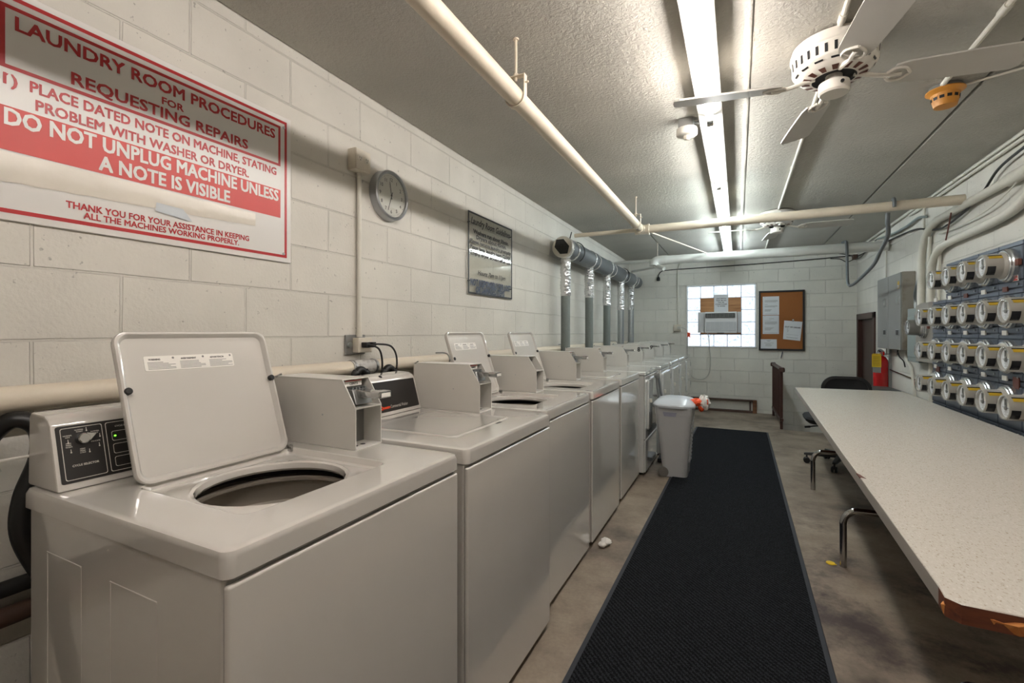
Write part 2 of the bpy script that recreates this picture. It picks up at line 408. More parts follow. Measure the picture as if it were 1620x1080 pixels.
def ring(ca, cb, r, n=6, rb=None):
    # circle with the same point count and phase as rrect
    pts = []; N = 4 * (n + 1)
    for i in range(N):
        t = 2 * PI * (i + 0.5) / N
        pts.append((ca + r * math.cos(t), cb + (rb or r) * math.sin(t)))
    return pts

class MB:
    def __init__(self, at=(0, 0, 0)):
        self.at = Vector(at); self.v = []; self.f = []; self.fm = []; self.mats = []; self.M = None
    def mi(self, m):
        if m not in self.mats: self.mats.append(m)
        return self.mats.index(m)
    def add(self, vs, fs, m):
        k = len(self.v); i = self.mi(m)
        for p in vs:
            p = Vector(p)
            if self.M is not None: p = self.M @ p
            self.v.append(p - self.at)
        for f in fs:
            self.f.append([k + j for j in f]); self.fm.append(i)
        return self
    def addbm(self, bm, m):
        bm.verts.index_update()
        self.add([v.co for v in bm.verts], [[v.index for v in f.verts] for f in bm.faces], m); bm.free(); return self
    def box(self, x0, x1, y0, y1, z0, z1, m, bev=0.0, seg=2):
        if x0 > x1: x0, x1 = x1, x0
        if y0 > y1: y0, y1 = y1, y0
        if z0 > z1: z0, z1 = z1, z0
        bm = bmesh.new(); bmesh.ops.create_cube(bm, size=1.0)
        for v in bm.verts:
            v.co = ((x0 + x1) / 2 + v.co.x * (x1 - x0), (y0 + y1) / 2 + v.co.y * (y1 - y0), (z0 + z1) / 2 + v.co.z * (z1 - z0))
        if bev: bmesh.ops.bevel(bm, geom=bm.edges[:], offset=bev, segments=seg, profile=0.5, affect='EDGES')
        return self.addbm(bm, m)
    def prism(self, poly, axis, a, b, m, bev=0.0, seg=2):
        def P(p, t):
            if axis == 'x': return (t, p[0], p[1])
            if axis == 'y': return (p[0], t, p[1])
            return (p[0], p[1], t)
        bm = bmesh.new()
        A = [bm.verts.new(P(p, a)) for p in poly]; B = [bm.verts.new(P(p, b)) for p in poly]
        n = len(poly)
        bm.faces.new(A); bm.faces.new(B[::-1])
        for i in range(n): bm.faces.new((A[i], A[(i + 1) % n], B[(i + 1) % n], B[i]))
        bmesh.ops.recalc_face_normals(bm, faces=bm.faces[:])
        if bev: bmesh.ops.bevel(bm, geom=bm.edges[:], offset=bev, segments=seg, profile=0.5, affect='EDGES')
        return self.addbm(bm, m)
    def loops(self, ls, m, cap0=False, cap1=False, closed=True):
        n = len(ls[0]); vs = [p for l in ls for p in l]; fs = []
        for i in range(len(ls) - 1):
            for j in range(n if closed else n - 1):
                k = (j + 1) % n
                fs.append((i * n + j, i * n + k, (i + 1) * n + k, (i + 1) * n + j))
        if cap0: fs.append(tuple(range(n))[::-1])
        if cap1: fs.append(tuple((len(ls) - 1) * n + j for j in range(n)))
        return self.add(vs, fs, m)
    def lathe(self, prof, origin, axis, m, seg=28, cap0=True, cap1=True):
        a = Vector(axis).normalized(); t = Vector((0, 0, 1)) if abs(a.z) < 0.9 else Vector((1, 0, 0))
        u = a.cross(t).normalized(); w = a.cross(u); o = Vector(origin)
        ls = [[o + a * h + (u * math.cos(2 * PI * j / seg) + w * math.sin(2 * PI * j / seg)) * max(r, 1e-4) for j in range(seg)] for r, h in prof]
        return self.loops(ls, m, cap0, cap1)
    def cyl(self, p0, p1, r0, m, r1=None, seg=20, cap=True):
        p0 = Vector(p0); p1 = Vector(p1); d = p1 - p0
        return self.lathe([(r0, 0), (r0 if r1 is None else r1, d.length)], p0, d, m, seg, cap, cap)
    def tube(self, pts, r, m, seg=10, sub=6, cap=True, rs=None):
        P = [Vector(p) for p in pts]
        if sub > 1 and len(P) > 2:
            Q = []; R = []
            for i in range(len(P) - 1):
                a = P[max(i - 1, 0)]; b = P[i]; c = P[i + 1]; d = P[min(i + 2, len(P) - 1)]
                for k in range(sub):
                    t = k / sub
                    Q.append(0.5 * ((2 * b) + (c - a) * t + (2 * a - 5 * b + 4 * c - d) * t * t + (3 * b - a - 3 * c + d) * t ** 3))
            Q.append(P[-1]); P = Q
        ls = []; u = None
        for i, p in enumerate(P):
            d = (P[min(i + 1, len(P) - 1)] - P[max(i - 1, 0)]).normalized()
            if u is None:
                t = Vector((0, 0, 1)) if abs(d.z) < 0.9 else Vector((1, 0, 0)); u = d.cross(t).normalized()
            u = (u - d * u.dot(d)).normalized(); w = d.cross(u)
            ls.append([p + (u * math.cos(2 * PI * j / seg) + w * math.sin(2 * PI * j / seg)) * r for j in range(seg)])
        return self.loops(ls, m, cap, cap)
    def sphere(self, c, r, m, seg=16, rings=10, squash=(1, 1, 1)):
        ls = []
        for i in range(rings + 1):
            t = PI * i / rings; rr = max(math.sin(t), 1e-3)
            ls.append([(c[0] + r * squash[0] * rr * math.cos(2 * PI * j / seg), c[1] + r * squash[1] * rr * math.sin(2 * PI * j / seg), c[2] + r * squash[2] * math.cos(t)) for j in range(seg)])
        return self.loops(ls, m, True, True)
    def quad(self, a, b, c, d, m): return self.add([a, b, c, d], [(0, 1, 2, 3)], m)
    def text(self, s, org, xd, yd, h, m, width=None, align='l', bold=0.0, shear=0.0):
        vs, fs = text_geo(s, 0.0, shear)
        if not vs: return self
        x0 = min(v[0] for v in vs); x1 = max(v[0] for v in vs)
        ky = h / CAP; kx = (width / (x1 - x0)) if width else ky
        off = {'l': x0, 'c': (x0 + x1) / 2, 'r': x1}[align]
        xd = Vector(xd).normalized(); yd = Vector(yd).normalized(); org = Vector(org)
        st = bold * ky      # heavier strokes: the letter struck again a hair to each side
        nd = xd.cross(yd)
        for i, (ox, oy) in enumerate(((0, 0),) if not bold else ((-st, -st), (st, -st), (-st, st), (st, st))):
            self.add([org + nd * (i * 0.00012) + xd * ((v[0] - off) * kx + ox) + yd * (v[1] * ky + oy) for v in vs], fs, m)
        return self
    def build(self, name, parent=None, smooth=35.0, label=None, fix=True):
        me = bpy.data.meshes.new(name)
        me.from_pydata([tuple(v) for v in self.v], [], self.f)
        for m in self.mats: me.materials.append(m)
        me.polygons.foreach_set('material_index', self.fm)
        if fix:
            bm = bmesh.new(); bm.from_mesh(me); bmesh.ops.recalc_face_normals(bm, faces=bm.faces[:]); bm.to_mesh(me); bm.free()
        me.polygons.foreach_set('use_smooth', [True] * len(me.polygons))
        me.set_sharp_from_angle(angle=math.radians(smooth))
        me.update()
        o = bpy.data.objects.new(name, me); COL.objects.link(o)
        if fix:
            wn = o.modifiers.new('weighted_normals', 'WEIGHTED_NORMAL'); wn.keep_sharp = True; wn.weight = 60
        if parent is not None: o.parent = parent
        else: o.location = self.at
        if label: o['label'] = label
        return o

def tag(o, label, cat, group=None, kind=None):
    o['label'] = label; o['category'] = cat
    if group: o['group'] = group
    if kind: o['kind'] = kind
    return o
def thing(name, label, cat, loc=(0, 0, 0), group=None):
    o = bpy.data.objects.new(name, None); COL.objects.link(o); o.location = loc; o.empty_display_size = 0.1
    return tag(o, label, cat, group)
def struct(o): o['kind'] = 'structure'; return o
def dup(root, loc, label=None, rz=None):
    r = root.copy(); COL.objects.link(r); r.location = loc
    if rz is not None: r.rotation_euler.z = rz
    if label: r['label'] = label
    for ch in root.children:
        c = ch.copy(); COL.objects.link(c); c.parent = r
        for g in ch.children:
            d = g.copy(); COL.objects.link(d); d.parent = c
    return r
X, Y, Z = Vector((1, 0, 0)), Vector((0, 1, 0)), Vector((0, 0, 1))
# ------------------------------------------------------------------ setting
XL, XR, YB, YF, ZC = -1.70, 1.52, 8.10, -2.60, 2.45
PITX, PITY, PITZ = 0.52, 6.86, -0.54        # stair pit in front of the brown door
b = MB()
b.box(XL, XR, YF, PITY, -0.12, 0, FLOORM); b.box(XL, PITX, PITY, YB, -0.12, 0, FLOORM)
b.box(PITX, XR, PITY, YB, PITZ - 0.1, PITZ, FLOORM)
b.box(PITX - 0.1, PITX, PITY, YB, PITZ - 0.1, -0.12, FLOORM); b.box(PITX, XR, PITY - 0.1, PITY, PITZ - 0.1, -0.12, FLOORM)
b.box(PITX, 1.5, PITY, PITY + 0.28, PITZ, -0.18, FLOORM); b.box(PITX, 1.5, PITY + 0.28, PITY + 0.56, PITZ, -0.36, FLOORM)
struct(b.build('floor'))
b = MB(); b.box(XL - 0.15, XL, YF - 0.15, YB + 0.2, -0.12, ZC + 0.15, WALL_Y); struct(b.build('wall_left'))
b = MB(); b.box(XR, XR + 0.15, YF - 0.15, 7.09, PITZ - 0.1, ZC + 0.15, WALL_Y); b.box(XR, XR + 0.15, 7.09, 8.03, 1.50, ZC + 0.15, WALL_Y); b.box(XR, XR + 0.15, 8.03, YB + 0.2, PITZ - 0.1, ZC + 0.15, WALL_Y)
struct(b.build('wall_right'))
b = MB()
WX0, WX1, WZ0, WZ1 = -0.77, 0.258, 1.003, 2.010
b.box(XL, WX0, YB, YB + 0.2, PITZ - 0.1, ZC + 0.1, WALL_X); b.box(WX1, XR, YB, YB + 0.2, PITZ - 0.1, ZC + 0.1, WALL_X)
b.box(WX0, WX1, YB, YB + 0.2, PITZ - 0.1, WZ0, WALL_X); b.box(WX0, WX1, YB, YB + 0.2, WZ1, ZC + 0.1, WALL_X)
struct(b.build('wall_back'))
b = MB(); b.box(XL - 0.15, XR + 0.15, YF - 0.15, YF, -0.12, ZC + 0.15, WALL_X); struct(b.build('wall_front'))
# ceiling: concrete planks running the length of the room, open joints between them
b = MB()
for x0, x1 in ((XL, -0.985), (-0.975, 0.030), (0.040, 1.050), (1.062, XR)):
    b.prism([(x0, ZC), (x0, ZC + 0.13), (x1, ZC + 0.13), (x1, ZC)], 'y', YF, YB, CEILM, 0.006, 1)
b.box(XL, XR, YF, YB, ZC + 0.02, ZC + 0.12, CEILM)
b.prism([(0.022, ZC + .01), (0.022, ZC - 0.004), (0.036, ZC - 0.007), (0.048, ZC - 0.004), (0.048, ZC + .01)], 'y', YF, YB, CEILM)
struct(b.build('ceiling'))

# glass block window, five blocks by five, the middle nine boarded for the air conditioner
b = MB()
w = 0.022
for x0, x1, z0, z1 in ((WX0, WX1, WZ1 - w, WZ1), (WX0, WX1, WZ0, WZ0 + w * 0.7), (WX0, WX0 + w, WZ0, WZ1), (WX1 - w, WX1, WZ0, WZ1)):
    b.box(x0, x1, YB - 0.012, YB + 0.14, z0, z1, FIXWHITE, 0.003, 1)
win = struct(b.build('window_1'))
g = MB(); j = MB()
gx0, gx1, gz0, gz1 = WX0 + w, WX1 - w, WZ0 + w * 0.7, WZ1 - w
px_, pz_ = (gx1 - gx0) / 5, (gz1 - gz0) / 5
for i in range(5):
    for k in range(5):
        if 1 <= i <= 3 and 1 <= k <= 3: continue
        cx, cz = gx0 + px_ * (i + .5), gz0 + pz_ * (k + .5)
        hx, hz = px_ / 2 - 0.005, pz_ / 2 - 0.005
        ls = []
        for ins, y in ((0, YB + .10), (0, YB + .012), (0.006, YB + .004), (0.014, YB + .003), (0.02, YB + .008)):
            ls.append([(p[0], y, p[1]) for p in rrect(cx - hx + ins, cx + hx - ins, cz - hz + ins, cz + hz - ins, 0.008, 2)])
        g.loops(ls, GLASSBLOCK, True, True)
j.box(gx0, gx1, YB + .016, YB + .09, gz0, gz1, MORTAR)
g.build('glass_block', win); j.build('mortar_joint', win)

# brown door down in the pit, right wall
b = MB()
for y0, y1, z0, z1 in ((7.09, 7.17, PITZ, 1.50), (7.95, 8.03, PITZ, 1.50), (7.09, 8.03, 1.42, 1.50)):
    b.box(XR - 0.02, XR + 0.12, y0, y1, z0, z1, BROWNSTEEL, 0.004, 1)
d = struct(b.build('door_1'))
b = MB(); b.box(XR + 0.03, XR + 0.075, 7.17, 7.95, PITZ, 1.42, BROWNDOOR, 0.004, 1); b.build('door_panel', d)
b = MB(); b.sphere((XR - 0.01, 7.88, 0.42), 0.03, STEEL); b.cyl((XR + .03, 7.88, .42), (XR - .01, 7.88, .42), .012, STEEL); b.build('door_knob', d)

# ------------------------------------------------------------------ carpet runner
mz = 0.012
def matpoly(e):
    return [(-0.582 + e, 0.35 + e), (0.312 - e, 0.35 + e), (0.335 - e, 6.56 - e), (-0.502 + e, 6.56 - e)]
b = MB(at=(-0.13, 3.4, 0))
def q3(l, z): return [(p[0], p[1], z) for p in l]
b.loops([q3(matpoly(0), 0.001), q3(matpoly(0.004), 0.007), q3(matpoly(0.022), 0.008)], MAT_RUBBER)
b.loops([q3(matpoly(0.022), 0.008), q3(matpoly(0.028), mz), q3(matpoly(0.2), mz)], CARPET, False, True)
tag(b.build('carpet_runner'), 'long black ribbed carpet runner with rubber edge on the concrete floor', 'mat')

# ------------------------------------------------------------------ washers and dryers
MW = 0.676          # machine width
TOPZ = 0.905
def console(root, dz=0.0):
    # sloped control console along the back of a washer
    c = MB(); y0, y1 = 0.010, 0.553
    prof = [(-0.582, TOPZ), (-0.622, 1.045), (-0.632, 1.058), (-0.650, 1.066), (-0.712, 1.070), (-0.722, 1.062), (-0.728, TOPZ)]
    c.prism(prof, 'y', y0, y1, ENAMEL, 0.006, 2)
    c.cyl((-0.640, 0.345, 1.0600), (-0.638, 0.345, 1.0625), 0.008, DARKGAP, seg=12)
    r = c.build('control_console', root)
    # black face lies on the slope; s runs up it
    A = Vector((-0.582, 0, TOPZ)); B = Vector((-0.622, 0, 1.045)); up = (B - A).normalized(); nrm = Vector((up.z, 0, -up.x))
    def S(y, s, e=0.0): return A + up * s + Y * y + nrm * e
    f = MB()
    def slab(a0, a1, s0, s1, e0, e1, m): f.loops([[S(y, s, e0) for y, s in rrect(a0, a1, s0, s1, 0.004, 2)], [S(y, s, e1) for y, s in rrect(a0, a1, s0, s1, 0.004, 2)]], m, True, True)
    slab(0.018, 0.540, 0.016, 0.142, -0.001, 0.0015, BLACKPANEL)
    def frame(a0, a1, s0, s1, wd=0.0013, r=0.004):
        o = rrect(a0, a1, s0, s1, r, 3); i = rrect(a0 + wd, a1 - wd, s0 + wd, s1 - wd, r, 3)
        f.loops([[S(y, s, .0018) for y, s in o], [S(y, s, .0018) for y, s in i]], INKWHITE)
    frame(0.025, 0.100, 0.022, 0.137); frame(0.106, 0.186, 0.022, 0.137)
    def T(s, y, h, st, m=INKWHITE, width=None, al='c', bold=0.0): f.text(st, S(y, s, .0019), Y, up, h, m, width, al, bold)
    T(0.050, 0.0625, 0.0042, 'CYCLE SELECTOR', width=0.047, bold=.02)
    for yy, ss, t in ((0.058, .1285, 'NORMAL'), (0.058, .1245, 'WARM'), (0.086, .1205, 'NORMAL'), (.086, .1165, 'COLD'), (.037, .1185, 'NORMAL'), (.037, .1145, 'HOT'),
                      (.037, .101, 'PERM'), (.037, .097, 'PRESS'), (.037, .093, 'WARM'), (.085, .098, 'DELICATE'), (.060, .085, 'PERM'), (.060, .081, 'PRESS'), (.060, .077, 'COLD')):
        T(ss, yy, 0.0026, t, bold=.01)
    for yy, ss in ((.071, .126), (.094, .108), (.037, .104), (.040, .082), (.091, .087), (.072, .077)):
        f.quad(S(yy - .0006, ss, .0019), S(yy + .0006, ss, .0019), S(yy + .0006, ss + .007, .0019), S(yy - .0006, ss + .007, .0019), INKWHITE)
        f.loops([[S(yy + y, ss + s, .0019) for y, s in ring(0, 0, .0016, 1)]], INKWHITE, True)
    T(0.124, 0.142, 0.0036, 'CYCLE STATUS', bold=.01)
    for k, s0 in enumerate((0.092, 0.062, 0.032)): frame(0.116, 0.176, s0, s0 + 0.023, 0.001)
    # brand lettering at the right end
    T(0.029, 0.231, 0.0125, 'Speed Queen', INKORANGE, 0.118, 'l', .03)
    f.text('Commercial Washer', S(0.354, 0.029, .0019), Y, up, 0.0125, INKWHITE, 0.110, 'l')
    f.build('control_panel', r)
    k = MB(); c0 = S(0.061, 0.108, 0)
    k.lathe([(0.0125, 0), (0.0115, 0.016), (0.0095, 0.018)], c0, nrm, CHROME, 20)
    tip = [(0.0088, -0.007), (0.0215, 0.007), (0.004, 0.0115)]
    ls = [[c0 + nrm * e + Y * p[0] + up * p[1] for p in tip] for e in (0.012, 0.0175)]
    k.loops(ls, CHROME, True, True); k.build('selector_knob', r, label='chrome cycle selector knob')
    l = MB(); l.loops([[S(0.1225 + y, 0.1035 + s, e) for y, s in ring(0, 0, .0022, 1, .0018)] for e in (.001, .0026)], GREENLED, True, True)
    l.build('indicator_light', r, label='green indicator light')
    return r

def coin_box(root, slide=True, number=None, y0=0.560, dx=0.0):
    t = 0.004; y1 = y0 + 0.110
    xf, xs, xb = -0.282 + dx, -0.335 + dx, -0.632 + dx
    z0, zl, z1 = TOPZ, 1.027, 1.109
    side = [(xb, z0), (xf, z0), (xf, zl), (xs, z1), (xb, z1)]
    b = MB()
    b.prism(side, 'y', y0, y0 + t, BOXPAINT, 0.001, 1); b.prism(side, 'y', y1 - t, y1, BOXPAINT, 0.001, 1)
    b.box(xb, xs, y0, y1, z1 - t, z1, BOXPAINT, 0.0015, 1); b.box(xb, xf, y0 + t, y1 - t, z0, z0 + t, BOXPAINT)
    b.box(xb, xb + t, y0 + t, y1 - t, z0, z1 - t, BOXPAINT); b.box(xs - .02, xf, y0 + t, y1 - t, zl - t, zl, BOXPAINT)
    b.cyl((xs - .08, y0 + .0005, 1.0), (xs - .08, y0 - .0012, 1.0), .003, STEEL, seg=8)
    b.cyl((xb + .012, y0 - .004, z1 - .003), (xb + .012, y0 + .016, z1 + .0035), .004, CHROME, seg=8)
    if number: b.text(number, (xf - (0.043 if number == '8' else 0.034), y0 - .0008, 1.028), X, Z, 0.047, BLACKPANEL, .028, 'c', .028)
    r = b.build('coin_box', root)
    p = MB()
    if slide:
        p.box(xf - .075, xf - .070, y0 + t, y1 - t, z0 + t, zl - t, ZINC)
        p.cyl((xf - .070, (y0 + y1) / 2 - .018, .965), (xf - .058, (y0 + y1) / 2 - .018, .965), .023, CHROME, seg=20)
        p.cyl((xf - .058, (y0 + y1) / 2 - .018, .965), (xf - .0575, (y0 + y1) / 2 - .018, .965), .008, DARKGAP, seg=12)
        for zz in (.925, 1.008): p.cyl((xf - .070, y0 + .035, zz), (xf - .062, y0 + .035, zz), .006, STEEL, seg=10)
        for yy in (.03, .06): p.cyl((xf - .03, y0 + yy, z0 + t), (xf - .03, y0 + yy, z0 + t + .0006), .008, DARKGAP, seg=10)
        p.build('lock_plate', r)
        s = MB()
        # chrome coin slide: a tray pushed in through a slanted housing
        yc = (y0 + y1) / 2
        hp = [(xs - .02, zl + .012), (xs + .036, zl + .006), (xs + .020, zl + .050), (xs - .02, zl + .050)]
        s.prism(hp, 'y', yc - .034, yc + .034, ZINC, .002, 1)
        s.prism([(xs + .0, zl + .022), (xs + .085, zl + .030), (xs + .085, zl + .046), (xs + .0, zl + .050)], 'y', yc - .021, yc + .021, CHROME, .002, 1)
        s.box(xs + .078, xs + .118, yc - .026, yc + .026, zl + .028, zl + .049, CHROME, .005, 2)
        s.box(xs + .1182, xs + .1188, yc - .019, yc + .019, zl + .032, zl + .044, LABELWHITE)
        for k in range(5): s.box(xs - .004, xs + .014, yc - .028 + k * .013, yc - .022 + k * .013, zl + .049, zl + .056, STEEL)
        s.build('coin_slide', r, label='chrome coin slide')
        l = MB(); l.box(xs - .012, xs - .010, yc - .034, yc + .034, zl + .058, zl + .074, LABELWHITE); l.box(xs - .0098, xs - .0094, yc - .034, yc + .034, zl + .0725, zl + .0752, SPACERED)
        l.text('CENTS', (xs - .0095, yc, zl + .062), Y, Z, .007, INKDARK, .034, 'c', .02)
        l.build('price_label', r)
    else:
        p.prism([(xf - .06, z0 + t), (xf - .004, zl - t), (xf - .06, zl - t)], 'y', y1 - .05, y1 - .047, ZINC); p.build('bracket', r)
    return r

def washer(name_label, loc, open_lid, slide=True, side_marks=False):
    root = thing('washing_machine', name_label, 'washing machine', (0, 0, 0), 'top-loading coin washers')
    W = MW; D = 0.722
    b = MB()
    if open_lid:      # open at the top, where the tub hangs
        ca = lambda i, z: [(p[0], p[1], z) for p in rrect(-0.705 + i, -0.016 - i, 0.006 + i, W - 0.006 - i, 0.008, 3)]
        b.loops([ca(.3, .024), ca(.004, .022), ca(0, .028), ca(0, .858), ca(.012, .858)], ENAMEL, True, False)
    else: b.box(-0.705, -0.016, 0.006, W - 0.006, 0.022, 0.858, ENAMEL, 0.006, 2)
    if side_marks:      # pressed outlines on the side sheet
        for x0, x1, zt in ((-0.62, -0.47, .775), (-0.36, -0.20, .772)):
            b.box(x0, x1, 0.0048, 0.007, zt, zt + .004, ENAMEL, .001, 1); b.box(x0, x0 + .004, 0.0050, 0.007, .10, zt, ENAMEL, .0009, 1); b.box(x1 - .004, x1, 0.0055, 0.007, .10, zt, ENAMEL, .0004, 1)
    b.build('cabinet', root)
    f = MB(); f.box(-0.016, -0.002, 0.004, W - 0.004, 0.028, 0.849, ENAMEL, 0.0065, 3); f.build('front_panel', root)
    for x in (-0.66, -0.05):
        for y in (0.05, W - .05):
            q = MB(); q.lathe([(0.02, 0.0), (0.02, 0.008), (0.012, 0.01), (0.012, 0.03)], (x, y, 0), Z, DARKGAP, 12); q.build('foot', root)
    # top deck with the lid recess and the tub hole
    t = MB(); N = 6
    def L(pts, z): return [(p[0], p[1], z) for p in pts]
    def deck(ins, z, r): return L(rrect(-D + ins, 0.0 - ins, 0.0 + ins, W - ins, r, N), z)
    rx0, rx1, ry0, ry1 = -0.500, -0.112, 0.105, 0.515
    R = lambda ins, z, r: L(rrect(rx0 + ins, rx1 - ins, ry0 + ins, ry1 - ins, r, N), z)
    outer = [deck(0.004, 0.856, .016), deck(0.0, 0.860, .018), deck(0.0, TOPZ - 0.014, .02), deck(0.004, TOPZ - 0.004, .02), deck(0.014, TOPZ, .02)]
    if open_lid:
        cx, cy = -0.292, 0.305
        holes = [R(0, TOPZ, .03), R(.006, TOPZ - .002, .03), R(.012, TOPZ - .016, .03), R(.020, TOPZ - .019, .03)]
        C = lambda r, z: L(ring(cx, cy, r, N), z)
        holes += [C(.178, TOPZ - .017), C(.170, TOPZ - .014), C(.163, TOPZ - .017), C(.160, TOPZ - .030), C(.164, TOPZ - .036)]
        t.loops(outer + holes, ENAMEL)
    else:
        t.loops(outer + [R(-.004, TOPZ, .03), R(-.001, TOPZ - .003, .03), R(.002, TOPZ - .006, .03), R(.006, TOPZ - .006, .03)], ENAMEL, False, True)
    t.build('top_deck', root)
    if open_lid:
        u = MB()
        u.lathe([(.166, .868), (.222, .866), (.225, .842)], (cx, cy, 0), Z, DARKGAP, 40, False, False)
        u.lathe([(.225, .842), (.205, .838), (.186, .846), (.182, .842), (.184, .834), (.200, .826), (.204, .815)], (cx, cy, 0), Z, TUBIN, 40, False, False)
        u.lathe([(.204, .815), (.216, .79), (.218, .772), (.212, .766), (.220, .758), (.222, .50), (.21, .46), (.05, .45)], (cx, cy, 0), Z, TUBIN, 40, False, True)
        for k in range(24):
            for zz in (.70, .62, .55):
                a = 2 * PI * (k + (.5 if zz == .62 else 0)) / 24
                u.cyl((cx + .2225 * math.cos(a), cy + .2225 * math.sin(a), zz), (cx + .2205 * math.cos(a), cy + .2205 * math.sin(a), zz), .006, DARKGAP, seg=6)
        ub = u.build('tub', root)
        a = MB(); a.lathe([(.13, .45), (.06, .49), (.045, .55), (.036, .70), (.03, .73), (.0, .735)], (cx, cy, 0), Z, TUBIN, 24); a.build('agitator', ub)
        # lid: shallow pressed tray hinged at the back, standing open
        lb = MB(); w0, w1, H = 0.110, 0.500, 0.368
        ang = math.radians(108.5)
        hinge = Vector((-0.482, 0, TOPZ - 0.002))
        up = Vector((math.cos(ang), 0, math.sin(ang))); out = Vector((math.sin(ang), 0, -math.cos(ang)))
        def P(y, s, e): return hinge + Y * y + up * s + out * e
        def lo(ins, e, r): return [P(y, s, e) for y, s in rrect(w0 + ins, w1 - ins, ins, H - ins, r, N)]
        lb.loops([lo(.012, -.020, .022), lo(.003, -.018, .03), lo(0, -.012, .032), lo(0, -.003, .032), lo(.002, 0, .03), lo(.007, .0005, .026), lo(.0095, -.001, .024), lo(.016, -.010, .02), lo(.03, -.0115, .014)], ENAMEL, True, True)
        ld = lb.build('lid', root)
        for yy in (w0 + .013, w1 - .010):
            k = MB(); c = P(yy, H * .60, -.006); k.lathe([(.0085, 0), (.0085, .009), (.006, .011)], c, out, DARKGAP, 14); k.build('bumper', ld, label='black rubber bumper')
        k = MB()
        k.loops([[P(y, s, -.0113) for y, s in rrect(.170, .392, .268, .306, .004, 2)], [P(y, s, -.0105) for y, s in rrect(.170, .392, .268, .306, .004, 2)]], LABELWHITE, True, True)
        for q_, (a0, ttl) in enumerate(((.174, 'WARNING'), (.248, 'AVERTISSEMENT'), (.322, 'ADVERTENCIA'))):
            k.text(ttl, P(a0 + .006, .295, -.0102), Y, up, .0042, INKDARK, .026 if q_ == 0 else .038, 'l', .03)
            k.loops([[P(a0 + .062 + y, .300 + s, -.0102) for y, s in ring(0, 0, .003, 1)]], INKGREY, True)
            for ln in range(6):
                x1_ = a0 + (.066 if ln > 1 else .05) - .012 * ((ln * 7 + q_) % 3 == 0)
                k.quad(P(a0 + .003, .289 - ln * .0034, -.0102), P(x1_, .289 - ln * .0034, -.0102), P(x1_, .2905 - ln * .0034, -.0102), P(a0 + .003, .2905 - ln * .0034, -.0102), INKGREY)
        k.build('warning_label', ld)
        k = MB(); k.box(-.488, -.470, w1 - .006, w1 + .002, TOPZ - .01, TOPZ + .012, CHROME, .002, 1); k.cyl(P(w1 - .004, .004, -.004), P(w1 - .004, .06, -.004), .003, CHROME, seg=8); k.build('hinge', root, label='chrome lid hinge')
    else:
        lb = MB()
        def Q(ins, z, r): return [(p[0], p[1], z) for p in rrect(rx0 + ins, rx1 - ins, ry0 + ins, ry1 - ins, r, N)]
        lb.loops([Q(.003, TOPZ - .008, .03), Q(.003, TOPZ - .001, .03), Q(.006, TOPZ + .003, .028), Q(.012, TOPZ + .004, .024), Q(.022, TOPZ + .002, .02), Q(.05, TOPZ + .0035, .02)], ENAMEL, False, True)
        ld = lb.build('lid', root)
        k = MB(); k.sphere((rx1 + .006, .40, TOPZ - .002), .03, DARKGAP, 14, 8, (.25, 1, .12)); k.build('finger_notch', root)
    console(root); coin_box(root, slide)
    root.location = loc
    return root

def dryer(name_label, loc, number=None):
    root = thing('clothes_dryer', name_label, 'dryer', (0, 0, 0), 'coin dryers at the far end of the row')
    W = MW; D = 0.722
    b = MB(); b.box(-D + .01, -0.016, 0.004, W - 0.004, 0.022, TOPZ - .036, ENAMEL2, 0.006, 2); b.build('cabinet', root)
    t = MB(); N = 4
    def deck(ins, z, r): return [(p[0], p[1], z) for p in rrect(-D + ins, -ins, ins, W - ins, r, N)]
    t.loops([deck(.004, TOPZ - .034, .012), deck(0, TOPZ - .031, .014), deck(0, TOPZ - .008, .014), deck(.008, TOPZ, .014), deck(.03, TOPZ, .014)], ENAMEL2, True, True)
    t.cyl((-.0, .03, TOPZ - .018), (.0012, .03, TOPZ - .018), .005, DARKGAP, seg=10)
    t.build('top_deck', root)
    f = MB(); f.box(-0.016, -0.002, 0.002, W - 0.002, 0.312, TOPZ - .040, ENAMEL2, 0.007, 3); f.build('front_panel', root)
    f = MB(); f.box(-0.016, -0.002, 0.002, W - 0.002, 0.028, 0.306, ENAMEL2, 0.007, 3); f.build('lower_panel', root)
    d = MB()
    ls = [[(x, p[0], p[1]) for p in rrect(.075 + i, W - .045 - i, .385 + i, .830 - i, .02, 4)] for i, x in ((0, -.004), (0, .008), (.006, .014), (.02, .0145))]
    d.loops(ls, ENAMEL2, False, True); dr = d.build('door', root)
    for zz in (.755, .46):
        h = MB(); h.box(.002, .017, W - .047, W - .032, zz - .03, zz + .03, ZINC, .002, 1); h.build('hinge', dr, label='dark metal hinge')
    h = MB(); h.box(.014, .036, .105, .121, .625, .660, OUTLETWHITE, .004, 2); h.box(.013, .018, .108, .118, .54, .63, ENAMEL2, .002, 1); h.build('handle', dr)
    for x in (-0.66, -0.05):
        for y in (0.05, W - .05):
            q = MB(); q.lathe([(0.02, 0.0), (0.02, 0.008), (0.012, 0.01), (0.012, 0.03)], (x, y, 0), Z, DARKGAP, 12); q.build('foot', root)
    b = MB(); b.prism([(-.61, TOPZ), (-.63, 1.03), (-.65, 1.05), (-.715, 1.05), (-.718, TOPZ)], 'y', .01, .553, ENAMEL2, .005, 2); b.build('control_console', root)
    coin_box(root, True, number)
    root.location = loc
    return root

